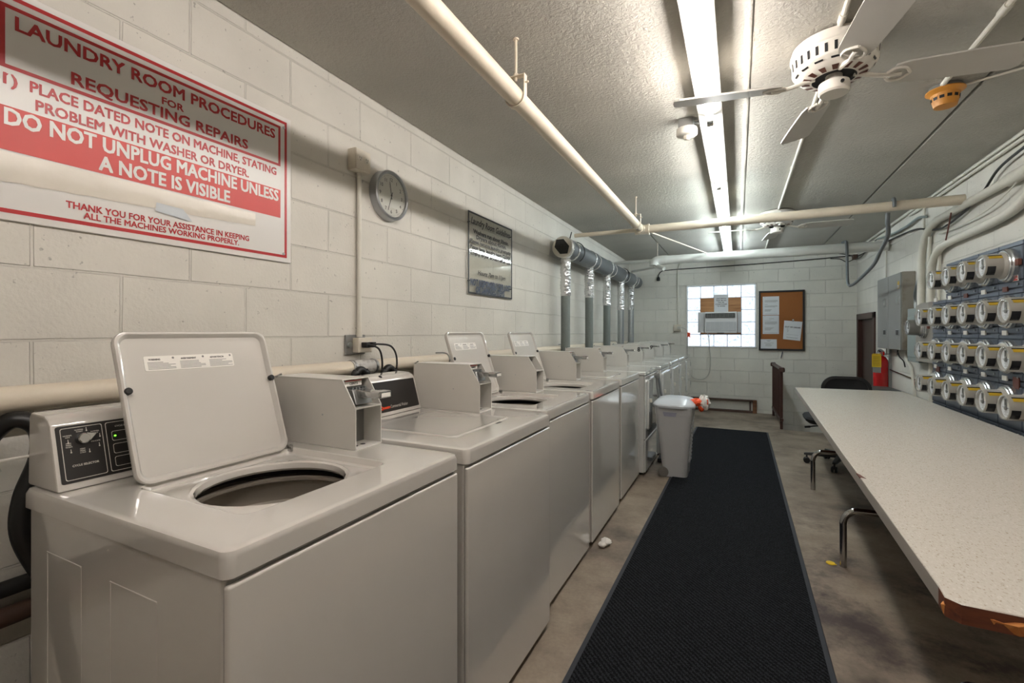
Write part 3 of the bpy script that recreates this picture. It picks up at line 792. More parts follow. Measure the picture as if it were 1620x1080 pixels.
washer('nearest white washer, lid open, dark cycle selector panel showing green light', (-0.718, 0.455, 0), True, True, True)
washer('white washer with closed lid and orange lettered panel beside the nearest one', (-0.714, 1.168, 0), False)
washer('white washer with open lid whose coin box has no chrome slide', (-0.757, 1.892, 0), True, False)
washer('white open-lid washer standing before the last closed-lid washer, chrome slide fitted', (-0.757, 2.622, 0), True)
washer('closed-lid white washer standing next to the first dryer', (-0.764, 3.395, 0), False)
dryer('first white dryer of the row, beside the grey bin and leaning metal poles', (-0.722, 4.130, 0))
dryer('white dryer whose coin box has black number 8', (-0.700, 4.860, 0), '8')
dryer('white dryer whose coin box has black number 9', (-0.690, 5.590, 0), '9')
dryer('white dryer with plain coin box beyond the dryer numbered 9', (-0.682, 6.322, 0))
dryer('last white dryer of the row, nearest the back wall', (-0.678, 7.052, 0))
# ------------------------------------------------------------------ left wall: signs, clock, outlets
WL = XL
# red and white procedures sign; seen along the wall, letters run towards +y
t = thing('wall_sign', 'large red and white laundry room procedures sign screwed to the left wall', 'sign', (WL, 0.90, 1.54))
AT = t.location
b = MB(AT); b.box(WL + .002, WL + .009, .438, 1.349, 1.538, 2.139, SIGNWHITE, .0015, 1); b.build('board', t)
xs = WL + .0096
f = MB(AT)
def rectline(m, y0, y1, z0, z1, w, x=xs):
    for a in ((y0, y1, z1 - w, z1), (y0, y1, z0, z0 + w), (y0, y0 + w, z0 + w, z1 - w), (y1 - w, y1, z0 + w, z1 - w)):
        f.quad((x, a[0], a[2]), (x, a[1], a[2]), (x, a[1], a[3]), (x, a[0], a[3]), m)
rectline(SIGNRED, .460, 1.329, 1.557, 2.120, .011)
rectline(SIGNRED, .492, 1.299, 1.929, 2.094, .010)
f.quad((xs, .478, 1.718), (xs, 1.299, 1.718), (xs, 1.299, 1.832), (xs, .478, 1.832), SIGNBAND)
f.build('red_border', t)
for s, y0, y1, zz, h, m, e in (('LAUNDRY ROOM PROCEDURES', .521, 1.273, 2.035, .035, SIGNRED, 0), ('FOR', .863, .928, 1.995, .022, SIGNRED, 0), ('REQUESTING REPAIRS', .634, 1.157, 1.950, .033, SIGNRED, 0),
                            ('1)', .499, .524, 1.888, .027, SIGNRED, 0), ('PLACE DATED NOTE ON MACHINE, STATING', .549, 1.279, 1.888, .028, SIGNRED, 0), ('PROBLEM WITH WASHER OR DRYER.', .560, 1.161, 1.843, .0275, SIGNRED, 0),
                            ('DO NOT UNPLUG MACHINE UNLESS', .501, 1.288, 1.785, .041, SIGNWHITE, .0004), ('A NOTE IS VISIBLE', .697, 1.087, 1.728, .041, SIGNWHITE, .0004),
                            ('THANK YOU FOR YOUR ASSISTANCE IN KEEPING', .622, 1.162, 1.599, .0185, SIGNRED, 0), ('ALL THE MACHINES WORKING PROPERLY.', .661, 1.122, 1.576, .0175, SIGNRED, 0)):
    l = MB(AT); l.text(s, (xs + .0003 + e, y0, zz), Y, Z, h, m, y1 - y0, 'l', .024)
    if s == '1)': l.prism([(.4985, 1.9065), (.5045, 1.915), (.5085, 1.915), (.5045, 1.9085)], 'x', xs + .0002, xs + .0004, m)
    l.build('lettering', t)
k = MB(AT)
N = 26; top = []; bot = []
rr = random.Random(3)
for i in range(N + 1):
    y = .445 + (1.188 - .445) * i / N
    top.append((xs + .0004 + .0012 * abs(math.sin(i * 1.7)), y, 1.714 - .004 * i / N + rr.uniform(-.001, .001)))
    bot.append((xs + .0004 + .0014 * abs(math.cos(i * 1.3)), y, 1.634 + .027 * i / N + rr.uniform(-.0015, .0015)))
mid = [((a[0] + .001 + rr.uniform(0, .0015)), a[1], (a[2] + c[2]) / 2 + rr.uniform(-.006, .006)) for a, c in zip(top, bot)]
mid2 = [((a[0] + .0004 + rr.uniform(0, .0015)), a[1], a[2] * .3 + c[2] * .7 + rr.uniform(-.004, .004)) for a, c in zip(top, bot)]
k.loops([top, mid, mid2, bot], TAPE, closed=False)
k.quad((xs + .0032, .842, 1.640), (xs + .0032, .955, 1.628), (xs + .0032, .925, 1.665), (xs + .0032, .845, 1.668), TAPEBLUE)
k.build('tape_strip', t, label='yellowed crinkled tape strip')
for y, zz in ((1.314, 2.094), (1.314, 1.573), (.472, 2.1), (.472, 1.575)):
    s = MB(AT); s.lathe([(.006, 0), (.006, .001), (.004, .0025)], (xs, y, zz), X, STEEL, 12); s.build('screw', t)

def outlet_face(b, x, yc, zc, w=.11):
    for s in (-1, 1):
        b.lathe([(.017, 0), (.017, .002)], (x, yc + s * .022, zc), X, OUTLETWHITE, 16)
        for q in (-.006, .006): b.box(x + .002, x + .0025, yc + s * .022 + q - .001, yc + s * .022 + q + .001, zc - .002, zc + .007, DARKGAP)
        b.lathe([(.0025, 0), (.0025, .0005)], (x + .002, yc + s * .022, zc - .009), X, DARKGAP, 8)
t = thing('outlet_box', 'cream painted outlet box high on the left wall beside the clock', 'outlet', (WL, 1.725, 2.03)); AT = t.location
b = MB(AT); b.box(WL, WL + .052, 1.672, 1.772, 2.034, 2.138, OUTLETPAINT, .004, 2); b.build('box', t)
b = MB(AT); b.box(WL + .052, WL + .0555, 1.675, 1.769, 2.037, 2.135, OUTLETPAINT, .001, 1); outlet_face(b, WL + .0555, 1.722, 2.092); b.build('cover_plate', t)
b = MB((WL, 1.735, 1.23)); b.cyl((WL + .016, 1.733, 1.225), (WL + .016, 1.733, 2.036), .0115, CONDUIT, seg=14)
b.cyl((WL + .016, 1.733, 1.225), (WL + .016, 1.733, 1.245), .0155, CONDUIT, seg=14); b.cyl((WL + .016, 1.733, 2.02), (WL + .016, 1.733, 2.036), .015, CONDUIT, seg=14)
tag(b.build('electrical_conduit'), 'cream vertical conduit between the two outlet boxes on the left wall', 'conduit')
t = thing('outlet_box', 'outlet box with steel back plate and two black plugs above the washers', 'outlet', (WL, 1.73, 1.14)); AT = t.location
b = MB(AT); b.box(WL, WL + .012, 1.650, 1.780, 1.140, 1.236, ZINC, .003, 1); b.lathe([(.014, 0), (.014, .008), (.009, .009)], (WL + .012, 1.672, 1.187), X, STEEL, 14); b.build('back_plate', t)
b = MB(AT); b.box(WL + .01, WL + .05, 1.694, 1.788, 1.150, 1.222, OUTLETPAINT, .003, 1); outlet_face(b, WL + .05, 1.742, 1.190); b.build('box', t)
for yc, lab, pts in ((1.722, 'black plug cord from the left socket running down behind the washers', [(0.095, 1.735, 1.186), (.12, 1.760, 1.165), (.125, 1.775, 1.11), (.118, 1.778, 1.03), (.10, 1.77, .9), (.08, 1.75, .75)]),
                     (1.766, 'black plug cord from the right socket looping down behind the washers', [(0.095, 1.785, 1.190), (.13, 1.835, 1.178), (.14, 1.865, 1.12), (.13, 1.868, 1.02), (.10, 1.86, .9), (.08, 1.85, .75)])):
    t = thing('power_cord', lab, 'cord', (WL + .05, yc, .75)); AT = t.location
    p = MB(AT); p.prism([(yc - .013, 1.174), (yc + .013, 1.174), (yc + .015, 1.200), (yc - .015, 1.200)], 'x', WL + .053, WL + .085, CORDBLACK, .003, 1); p.build('plug', t)
    p = MB(AT); p.tube([(WL + .083, yc, 1.187)] + [(WL + q[0], q[1], q[2]) for q in pts], .0048, CORDBLACK, 8); p.build('cable', t)

# clock
cy, cz, cr = 1.951, 1.978, 0.131
t = thing('wall_clock', 'round silver rimmed wall clock with pale face on the left wall', 'clock', (WL, cy, cz)); AT = t.location
b = MB(AT); b.lathe([(cr + .002, 0), (cr, .036), (cr - .003, .042), (cr - .010, .045), (cr - .017, .042), (cr - .018, .030)], (WL + .001, cy, cz), X, CLOCKRIM, 56, True, False); b.build('rim', t)
f = MB(AT); f.lathe([(cr - .016, .028), (cr - .016, .030)], (WL + .001, cy, cz), X, CLOCKFACE, 48)
fx = WL + .0316
for n in range(1, 13):
    a = PI / 2 - n * PI / 6
    f.text(str(n), (fx, cy + .085 * math.cos(a), cz + .085 * math.sin(a) - .009), Y, Z, .018, INKDARK, None, 'c', .01)
for n in range(60):
    a = n * PI / 30; f.loops([[(fx, cy + .104 * math.cos(a) + y, cz + .104 * math.sin(a) + z) for y, z in ring(0, 0, .0013 if n % 5 else .002, 1)]], INKDARK, True)
f.build('dial', t)
def hand(L, w, deg, x, name):
    h = MB(AT); a = math.radians(90 - deg); d = Vector((0, math.cos(a), math.sin(a))); n = Vector((0, -d.z, d.y)); c = Vector((x, cy, cz))
    h.loops([[c - d * .02 + n * w + X * e, c + d * L + n * w * .7 + X * e, c + d * L - n * w * .7 + X * e, c - d * .02 - n * w + X * e] for e in (0, .0012)], INKDARK, True, True)
    h.lathe([(.005, 0), (.005, .0015)], c, X, INKDARK, 12); h.build(name, t)
hand(.073, .0022, -10, fx + .001, 'hour_hand'); hand(.088, .0018, 199, fx + .003, 'minute_hand')
g = MB(AT); g.lathe([(cr - .0165, .0395), (cr - .0165, .0405)], (WL + .001, cy, cz), X, LENS, 40); g.build('glass_cover', t)

# clear acrylic guidelines sign with black border
hy0, hy1, hz0, hz1 = 2.762, 3.455, 1.520, 2.096
t = thing('wall_sign', 'clear acrylic sign with black border and dark laundry guideline lettering', 'sign', (WL, 3.1, hz0)); AT = t.location
hx_ = WL + .016
b = MB(AT); b.box(hx_ - .004, hx_, hy0 + .002, hy1 - .002, hz0 + .002, hz1 - .002, ACRYLIC); b.build('acrylic_sheet', t)
b = MB(AT)
for a in ((hy0, hy1, hz1 - .011, hz1), (hy0, hy1, hz0, hz0 + .011), (hy0, hy0 + .012, hz0 + .011, hz1 - .011), (hy1 - .012, hy1, hz0 + .011, hz1 - .011)):
    b.box(hx_ - .0005, hx_ + .0025, a[0], a[1], a[2], a[3], BLACKFRAME)
b.build('black_border', t)
lx = hx_ + .0008
for s, y0, y1, zz, h, sh, bo, m in (('Laundry Room Guidelines', 2.800, 3.415, 2.014, .046, .35, .0, INKDARK), ('Washers run about 30min.', 2.832, 3.389, 1.951, .028, 0, .02, INKDARK), ('Dryers about 45min.', 2.875, 3.349, 1.916, .027, 0, .02, INKDARK),
                         ('Please remove laundry promptly', 2.790, 3.430, 1.880, .025, 0, .02, INKDARK), ('Please keep laundry room CLEAN', 2.790, 3.422, 1.838, .026, 0, .02, INKDARK), ('Empty dryer screen after use', 2.796, 3.425, 1.798, .024, 0, .02, INKDARK),
                         ('Hours: 7am to 11pm', 2.895, 3.334, 1.663, .030, .35, .0, INKDARK), ('NOT RESPONSIBLE FOR LOST', 2.790, 3.430, 1.581, .044, .2, .02, NAVYINK), ('OR DAMAGED ITEMS', 2.868, 3.318, 1.533, .042, .2, .02, NAVYINK)):
    l = MB(AT); l.text(s, (lx, y0, zz), Y, Z, h, m, y1 - y0, 'l', bo + .025, sh); l.build('lettering', t)
for y, zz in ((hy0 + .02, 2.02), (hy1 - .02, 2.03), (hy0 + .02, 1.61), (hy1 - .02, 1.60)):
    s = MB(AT); s.cyl((WL, y, zz), (hx_ + .003, y, zz), .004, DARKGAP, seg=10); s.build('standoff', t)

# large cream drain pipe low along the left wall, with grey couplings
t = thing('drain_pipe', 'thick cream pipe running behind the washers along the left wall', 'pipe', (WL + .07, 2.5, 1.08)); AT = t.location
b = MB(AT); b.cyl((WL + .07, -1.2, 1.084), (WL + .07, 7.6, 1.076), .033, PIPEBEIGE, seg=24); b.build('pipe_run', t)
b = MB(AT); b.cyl((WL + .07, 1.615, 1.082), (WL + .07, 1.78, 1.082), .0355, COUPLING, seg=24)
for y in (1.63, 1.765): b.cyl((WL + .07, y - .005, 1.082), (WL + .07, y + .005, 1.082), .037, ZINC, seg=24)
b.build('coupling', t, label='grey sleeve coupling')
for y in (0.1, 2.4, 4.6, 6.8):
    b = MB(AT); b.box(WL, WL + .03, y - .012, y + .012, 1.03, 1.05, ZINC); b.tube([(WL + .002, y, 1.04), (WL + .05, y, 1.042), (WL + .085, y, 1.048), (WL + .107, y, 1.08), (WL + .08, y, 1.118), (WL + .002, y, 1.12)], .004, ZINC, 6); b.build('pipe_strap', t)
# black drain hoses
def hose(lab, pts, r=.019):
    b = MB(at=pts[-1]); b.tube(pts, r, HOSE, 12, 8); return tag(b.build('drain_hose'), lab, 'hose')
hose('thick black hose looping over behind the nearest washer', [(-1.58, .30, .15), (-1.60, .36, .55), (-1.62, .40, .80), (-1.62, .425, .93), (-1.615, .455, 1.00), (-1.595, .49, 1.035), (-1.575, .525, 1.01), (-1.565, .525, .94), (-1.56, .495, .85), (-1.555, .49, .76), (-1.55, .53, .64), (-1.53, .60, .45), (-1.50, .62, .2)], .021)
hose('black hose arching up behind the console just under the outlet box', [(-1.57, 1.585, .5), (-1.57, 1.585, 1.006), (-1.568, 1.60, 1.061), (-1.566, 1.62, 1.076), (-1.562, 1.64, 1.061), (-1.558, 1.655, 1.006), (-1.555, 1.655, .5)], .017)
hose('black hose arching up behind the console right of the plugged cords', [(-1.57, 1.775, .5), (-1.57, 1.775, 0.996), (-1.568, 1.79, 1.056), (-1.566, 1.812, 1.073), (-1.562, 1.835, 1.056), (-1.558, 1.85, 0.996), (-1.555, 1.85, .5)], .017)
b = MB(at=(-1.56, .5, .93)); b.tube([(-1.66, .34, .935), (-1.60, .42, .94), (-1.545, .52, .95), (-1.535, .56, .953)], .0035, LABELWHITE, 8, 4); tag(b.build('cable_tie'), 'white plastic tie around the thick hose behind the nearest washer', 'cable tie')
b = MB(at=(-1.66, .38, .8)); b.cyl((-1.67, .36, .02), (-1.67, .36, 1.045), .012, COUPLING, seg=14); tag(b.build('standpipe'), 'thin grey upright pipe behind the hose left of the nearest washer', 'pipe')

for zz, r_, m_, lab in ((.605, .020, DARKGAP, 'black pipe low along the left wall behind the nearest washer'), (.535, .024, RUST, 'rusty brown pipe low along the left wall under the black pipe')):
    b = MB(at=(WL + .04, .4, zz)); b.cyl((WL + .045, -1.0, zz), (WL + .045, 7.0, zz), r_, m_, seg=16); tag(b.build('supply_pipe'), lab, 'pipe')
hose('black hose drooping to the floor left of the nearest washer', [(-1.60, .36, .02), (-1.595, .38, .12), (-1.585, .42, .24), (-1.575, .50, .33), (-1.56, .58, .36)], .018)

# ------------------------------------------------------------------ exhaust duct with five drops to the dryers
DX, DZ, DR = -1.560, 2.090, 0.105
t = thing('exhaust_duct', 'long dark grey dryer exhaust duct with foil drops high on the left wall', 'duct', (DX, 6.2, DZ)); AT = t.location
b = MB(AT); b.cyl((DX, 4.36, DZ), (DX, 8.06, DZ), DR - .006, DUCTGREY, seg=32); b.build('trunk', t)
e = MB(AT); e.lathe([(DR - .004, .10), (DR, .08), (DR + .002, .02), (DR - .004, .004), (DR - .014, 0), (.04, -.002)], (DX, 4.325, DZ), Y, FOILEDGE, 32, False, False)
e.loops([[(DX + .080 * math.cos(k * PI / 3 + .3), 4.3205, DZ + .084 * math.sin(k * PI / 3)) for k in range(6)], [(DX + .074 * math.cos(k * PI / 3 + .3), 4.318, DZ + .078 * math.sin(k * PI / 3)) for k in range(6)]], INSUL, False, True)
e.build('end_cap', t, label='taped end with black hexagonal foam centre')
drops = [(4.43, 1.61), (5.25, 1.648), (6.06, 1.60), (6.87, 1.57), (7.59, 1.605)]
for i, (dy, zs) in enumerate(drops):
    for o in (-.09, .09):
        f = MB(AT); f.lathe([(DR - .005, -.018), (DR + .001, -.014), (DR + .001, .014), (DR - .005, .018)], (DX, dy + o + .06, DZ), Y, FOIL, 32); f.build('foil_band', t)
    f = MB(AT); f.cyl((DX, dy, TOPZ + .15), (DX, dy, zs + .01), .046, DUCTWRAP if i < 3 else STEEL, seg=24); f.cyl((DX, dy, .62), (DX, dy, TOPZ + .15), .046, DUCTWRAP if i < 3 else STEEL, seg=24)
    dp = f.build('drop_pipe', t, label='grey vertical drop pipe')
    f = MB(AT); ls = []; n = 26; zt = DZ - .07
    for k in range(n + 1):
        zz = zs + (zt - zs) * k / n; r = .051 + (.0032 if k % 2 else -.0018) + rr.uniform(-.001, .001)
        ls.append([(DX + r * math.cos(2 * PI * j / 28) + .003 * math.sin(k * .7 + i), dy + r * math.sin(2 * PI * j / 28) + .003 * math.cos(k * .5), zz) for j in range(28)])
    f.loops(ls, FOIL, True, True); f.build('foil_sleeve', dp, label='crinkled foil sleeve')
b = MB(at=(DX, 4.72, DZ)); b.tube([(DX + (DR + .006) * math.cos(a), 4.72, DZ + (DR + .006) * math.sin(a)) for a in [math.radians(q) for q in range(-60, 121, 20)]] + [(DX - .03, 4.66, 2.24), (DX + .02, 4.56, 2.275)], .005, CORDBLACK, 6, 3)
tag(b.build('duct_hanger_wire'), 'thin black wire looped over the near end of the exhaust duct', 'wire')
b = MB(at=(DX, 6.95, DZ)); b.tube([(DX + (DR + .006) * math.cos(a), 6.95, DZ + (DR + .006) * math.sin(a)) for a in [math.radians(q) for q in range(-50, 131, 20)]], .006, CORDBLACK, 6, 3)
tag(b.build('duct_hanger_wire'), 'thick black wire looped over the far end of the exhaust duct', 'wire')

# ------------------------------------------------------------------ ceiling: pipes and hangers
PX, PZ, PR = -0.818, 2.208, 0.036
TY = 4.45
t = thing('ceiling_pipe', 'cream pipe running lengthwise under the ceiling above the washers', 'pipe', (PX, 2.0, PZ)); AT = t.location
b = MB(AT); b.cyl((PX, -1.55, PZ), (PX, TY - .03, PZ), PR, PIPEPAINT, seg=26); b.build('pipe_run', t)
b = MB(AT); b.cyl((PX, TY - .10, PZ), (PX, TY - .02, PZ), PR + .006, PIPEPAINT, seg=26); b.build('collar', t)
t = thing('ceiling_pipe', 'beige pipe crossing the room under the ceiling before the far fan', 'pipe', (.3, TY, PZ)); AT = t.location
b = MB(AT); b.cyl((PX - .05, TY, PZ), (1.468, TY, PZ), PR + .001, PIPEBEIGE, seg=26); b.build('pipe_run', t)
b = MB(AT); b.cyl((PX - .055, TY, PZ), (PX + .06, TY, PZ), PR + .008, PIPEPAINT, seg=26); b.cyl((PX + .06, TY, PZ), (PX + .075, TY, PZ), PR + .014, PIPEPAINT, seg=26); b.build('tee_fitting', t)
b = MB(AT); b.cyl((-1.47, TY, PZ + .004), (PX - .05, TY, PZ), .020, PIPEBEIGE, seg=18); b.build('branch_pipe', t)
FY, FZ, FR = 6.50, 2.214, 0.058
t = thing('ceiling_pipe', 'thick white pipe crossing the room near the back wall', 'pipe', (.3, FY, FZ)); AT = t.location
b = MB(AT); b.cyl((-.93, FY, FZ), (1.50, FY, FZ), FR, PIPEWHITE, seg=28); b.build('pipe_run', t)
b = MB(AT); b.tube([(-.86, FY, FZ), (-.95, FY, FZ), (-1.005, FY - .015, FZ - .02), (-1.02, FY - .03, FZ - .08)], FR + .006, PIPEWHITE, 20, 5); b.cyl((-1.02, FY - .02, FZ - .06), (-.88, FY - .12, FZ - .13), .028, PIPEWHITE, seg=16); b.build('elbow', t)
b = MB(AT); b.cyl((-1.66, FY + .30, FZ + .045), (-1.0, FY + .02, FZ + .005), .024, PIPEWHITE, seg=16); b.cyl((-1.43, FY + .55, FZ - .06), (-1.02, FY, FZ - .09), .018, PIPEWHITE, seg=16); b.build('branch_pipe', t)
def hanger(x, y, z, r, lab):
    t = thing('pipe_hanger', lab, 'pipe hanger', (x, y, ZC)); AT = t.location
    b = MB(AT); b.cyl((x, y, z + r + .03), (x, y, ZC), .0055, PIPEPAINT, seg=10); b.lathe([(.012, 0), (.012, .006)], (x, y, ZC - .007), Z, PIPEPAINT, 10); b.lathe([(.011, 0), (.011, .012)], (x, y, z + r + .048), Z, PIPEPAINT, 6); b.build('rod', t)
    b = MB(AT); R = r + .004; pts = [(x - R, z + r + .05), (x - R, z)] + [(x + R * math.cos(a), z + R * math.sin(a)) for a in [PI + PI * k / 10 for k in range(1, 10)]] + [(x + R, z), (x + R, z + r + .05)]
    o = [Vector((p[0], y - .013, p[1])) for p in pts]; c = Vector((x, 0, z))
    ls = []
    for k, p in enumerate(o):
        d = Vector((p.x - x, 0, min(0, p.z - z))).normalized() * .0035
        ls.append([p, p + Y * .026, p + Y * .026 + d, p + d])
    b.loops(ls, PIPEPAINT, True, True); b.box(x - R - .003, x + R + .003, y - .013, y + .013, z + r + .046, z + r + .050, PIPEPAINT)
    b.cyl((x + R, y, z + r + .018), (x + R + .016, y, z + r + .018), .004, PIPEPAINT, seg=8); b.build('clevis', t)
hanger(PX, 1.716, PZ, PR, 'cream clevis hanger on the lengthwise pipe nearer the camera')
hanger(PX, 4.19, PZ, PR, 'cream clevis hanger on the lengthwise pipe just before the crossing pipe')
b = MB(at=(-.98, FY, ZC)); b.cyl((-.98, FY, FZ + .05), (-.98, FY, ZC), .005, PIPEPAINT, seg=10); b.lathe([(.011, 0), (.011, .006)], (-.98, FY, ZC - .007), Z, PIPEPAINT, 10); tag(b.build('hanger_rod'), 'thin rod holding up the elbow of the thick white pipe', 'pipe hanger')
b = MB(at=(-.6, 5.4, ZC)); b.cyl((PX + .04, TY + .03, PZ - .005), (-.36, 6.42, FZ + .04), .007, PIPEPAINT, seg=10); tag(b.build('thin_pipe'), 'thin slanting pipe between the crossing beige pipe and thick white pipe', 'pipe')
# flexible black hoses hooked over the crossing pipes
b = MB(at=(1.05, 5.4, 2.0))
b.tube([(1.068, TY + .045, 2.185), (1.068, TY + .045, 2.235), (1.062, TY, 2.262), (1.055, TY - .05, 2.235), (1.055, TY - .055, 2.19)], .013, DUCTGREY, 10)
tag(b.build('flexible_conduit'), 'short dark hook of conduit over the beige crossing pipe', 'conduit')
b = MB(at=(1.05, 5.4, 2.0))
b.tube([(1.035, TY + .03, 2.165), (1.035, TY + .04, 2.10), (1.06, TY + .14, 2.01), (1.08, TY + .45, 1.93), (1.10, 5.2, 1.86), (1.12, 5.8, 1.80), (1.13, 6.25, 1.77), (1.12, 6.41, 1.80), (1.115, 6.43, 2.0), (1.112, 6.43, 2.22), (1.11, 6.47, 2.286), (1.09, 6.55, 2.288)], .015, DUCTGREY, 10, 8)
tag(b.build('flexible_conduit'), 'long dark flexible conduit drooping between the two crossing pipes', 'conduit')

# ------------------------------------------------------------------ fluorescent strip lights
TUBES = {}
def tube_mat(i):
    c = [(255, 246, 240), (255, 246, 240), (255, 247, 242), (248, 248, 246), (238, 248, 250), (234, 247, 252), (232, 247, 254)][i]
    return glow('fluorescent_tube_%d' % i, c, TUBE_POWER)
LX, SEG = -0.132, 1.22
near_words = ['strip light at the rear end of the ceiling row', 'strip light of the ceiling row above the nearest washer', 'strip light of the ceiling row nearest in view, beside the occupancy sensor', 'second strip light in view, level with the near fan', 'strip light just before the beige crossing pipe', 'strip light just beyond the beige crossing pipe', 'last strip light of the row, near the back wall']
for i in range(7):
    y0 = -1.04 + SEG * i; y1 = y0 + SEG
    t = thing('strip_light', 'white ' + near_words[i], 'light', (LX, y0 + SEG / 2, ZC), 'fluorescent strip lights along the ceiling'); AT = t.location
    b = MB(AT); b.prism([(LX - .058, 2.390), (LX - .058, 2.397), (LX - .045, ZC - .001), (LX + .045, ZC - .001), (LX + .058, 2.397), (LX + .058, 2.390), (LX + .026, 2.376), (LX - .026, 2.376)], 'y', y0 + .002, y1 - .002, FIXWHITE, .0015, 1); b.build('housing', t)
    b = MB(AT); b.cyl((LX, y0 + .045, 2.350), (LX, y1 - .045, 2.350), .0165, tube_mat(i), seg=14); b.build('fluorescent_tube', t)
    for y in (y0 + .03, y1 - .03):
        b = MB(AT); b.box(LX - .017, LX + .017, y - .010, y + .010, 2.330, 2.378, FIXWHITE, .004, 1); b.cyl((LX, y - .016, 2.350), (LX, y + .016, 2.350), .0145, STEEL, seg=12); b.build('lamp_holder', t)

# occupancy sensor beside the first joint
t = thing('occupancy_sensor', 'round white motion sensor hanging beside the strip lights', 'sensor', (-.262, 2.80, ZC)); AT = t.location
b = MB(AT); b.box(-.305, -.225, 2.76, 2.84, 2.398, ZC, ZINC, .004, 1); b.cyl((-.225, 2.80, 2.425), (-.185, 2.80, 2.425), .010, STEEL, seg=10); b.build('mounting_box', t)
b = MB(AT); b.lathe([(.054, 0), (.056, .012), (.056, .034), (.05, .040), (.03, .042)], (-.262, 2.80, 2.40), -Z, SENSORWHITE, 28); b.build('body', t)
b = MB(AT); b.lathe([(.022, 0), (.021, .010), (.013, .020), (.0, .023)], (-.262, 2.80, 2.358), -Z, OUTLETWHITE, 8); b.build('lens', t)

# heat detector
t = thing('heat_detector', 'orange heat detector on a grey base on the ceiling', 'detector', (.91, 2.97, ZC)); AT = t.location
b = MB(AT); b.lathe([(.062, 0), (.062, .022), (.05, .024)], (.91, 2.97, ZC), -Z, ZINC, 24); b.build('base', t)
b = MB(AT); b.lathe([(.074, .020), (.076, .026), (.068, .032), (.056, .040), (.050, .075), (.044, .098), (.030, .100)], (.91, 2.97, ZC), -Z, HEATDET, 28)
for k in range(12):
    a = 2 * PI * k / 12; d = Vector((math.cos(a), math.sin(a), 0)); n = Vector((-d.y, d.x, 0)); c = Vector((.91, 2.97, ZC - .062)) + d * .0525
    b.quad(c - n * .009 - Z * .007, c + n * .009 - Z * .007, c + n * .009 + Z * .007 + d * .0022, c - n * .009 + Z * .007 + d * .0022, METERDARK)
b.build('cone', t, label='orange slotted cone')
def run(name, pts, r, m, lab, cat='conduit', seg=10, sub=6, couplings=()):
    b = MB(at=pts[0]); b.tube(pts, r, m, seg, sub)
    for p, q in couplings: b.cyl(p, q, r * 1.35, m, seg=12)
    return tag(b.build(name), lab, cat)
run('electrical_conduit', [(.345, -1.5, 2.438), (.355, 2.18, 2.438)], .0105, CONDUIT, 'thin white ceiling conduit leading from above the camera to near fan', sub=1, couplings=[((.354, 2.10, 2.438), (.354, 2.15, 2.438))])
run('electrical_conduit', [(.355, 2.46, 2.438), (.352, 5.18, 2.438)], .0105, CONDUIT, 'thin white ceiling conduit running between the two fans', sub=1, couplings=[((.354, 3.9, 2.438), (.354, 3.94, 2.438))])
run('electrical_conduit', [(.352, 5.46, 2.438), (.350, 8.08, 2.438)], .0105, CONDUIT, 'thin white ceiling conduit beyond the far fan', sub=1)
run('electrical_conduit', [(.883, -1.5, 2.438), (.883, 2.91, 2.438)], .0115, CONDUIT, 'thin white ceiling conduit ending at the orange heat detector', sub=1, couplings=[((.883, 2.30, 2.438), (.883, 2.36, 2.438))])
run('electrical_conduit', [(.97, 2.96, 2.438), (1.50, 2.75, 2.438)], .006, CONDUIT, 'short thin conduit from the heat detector towards the right wall', sub=1)

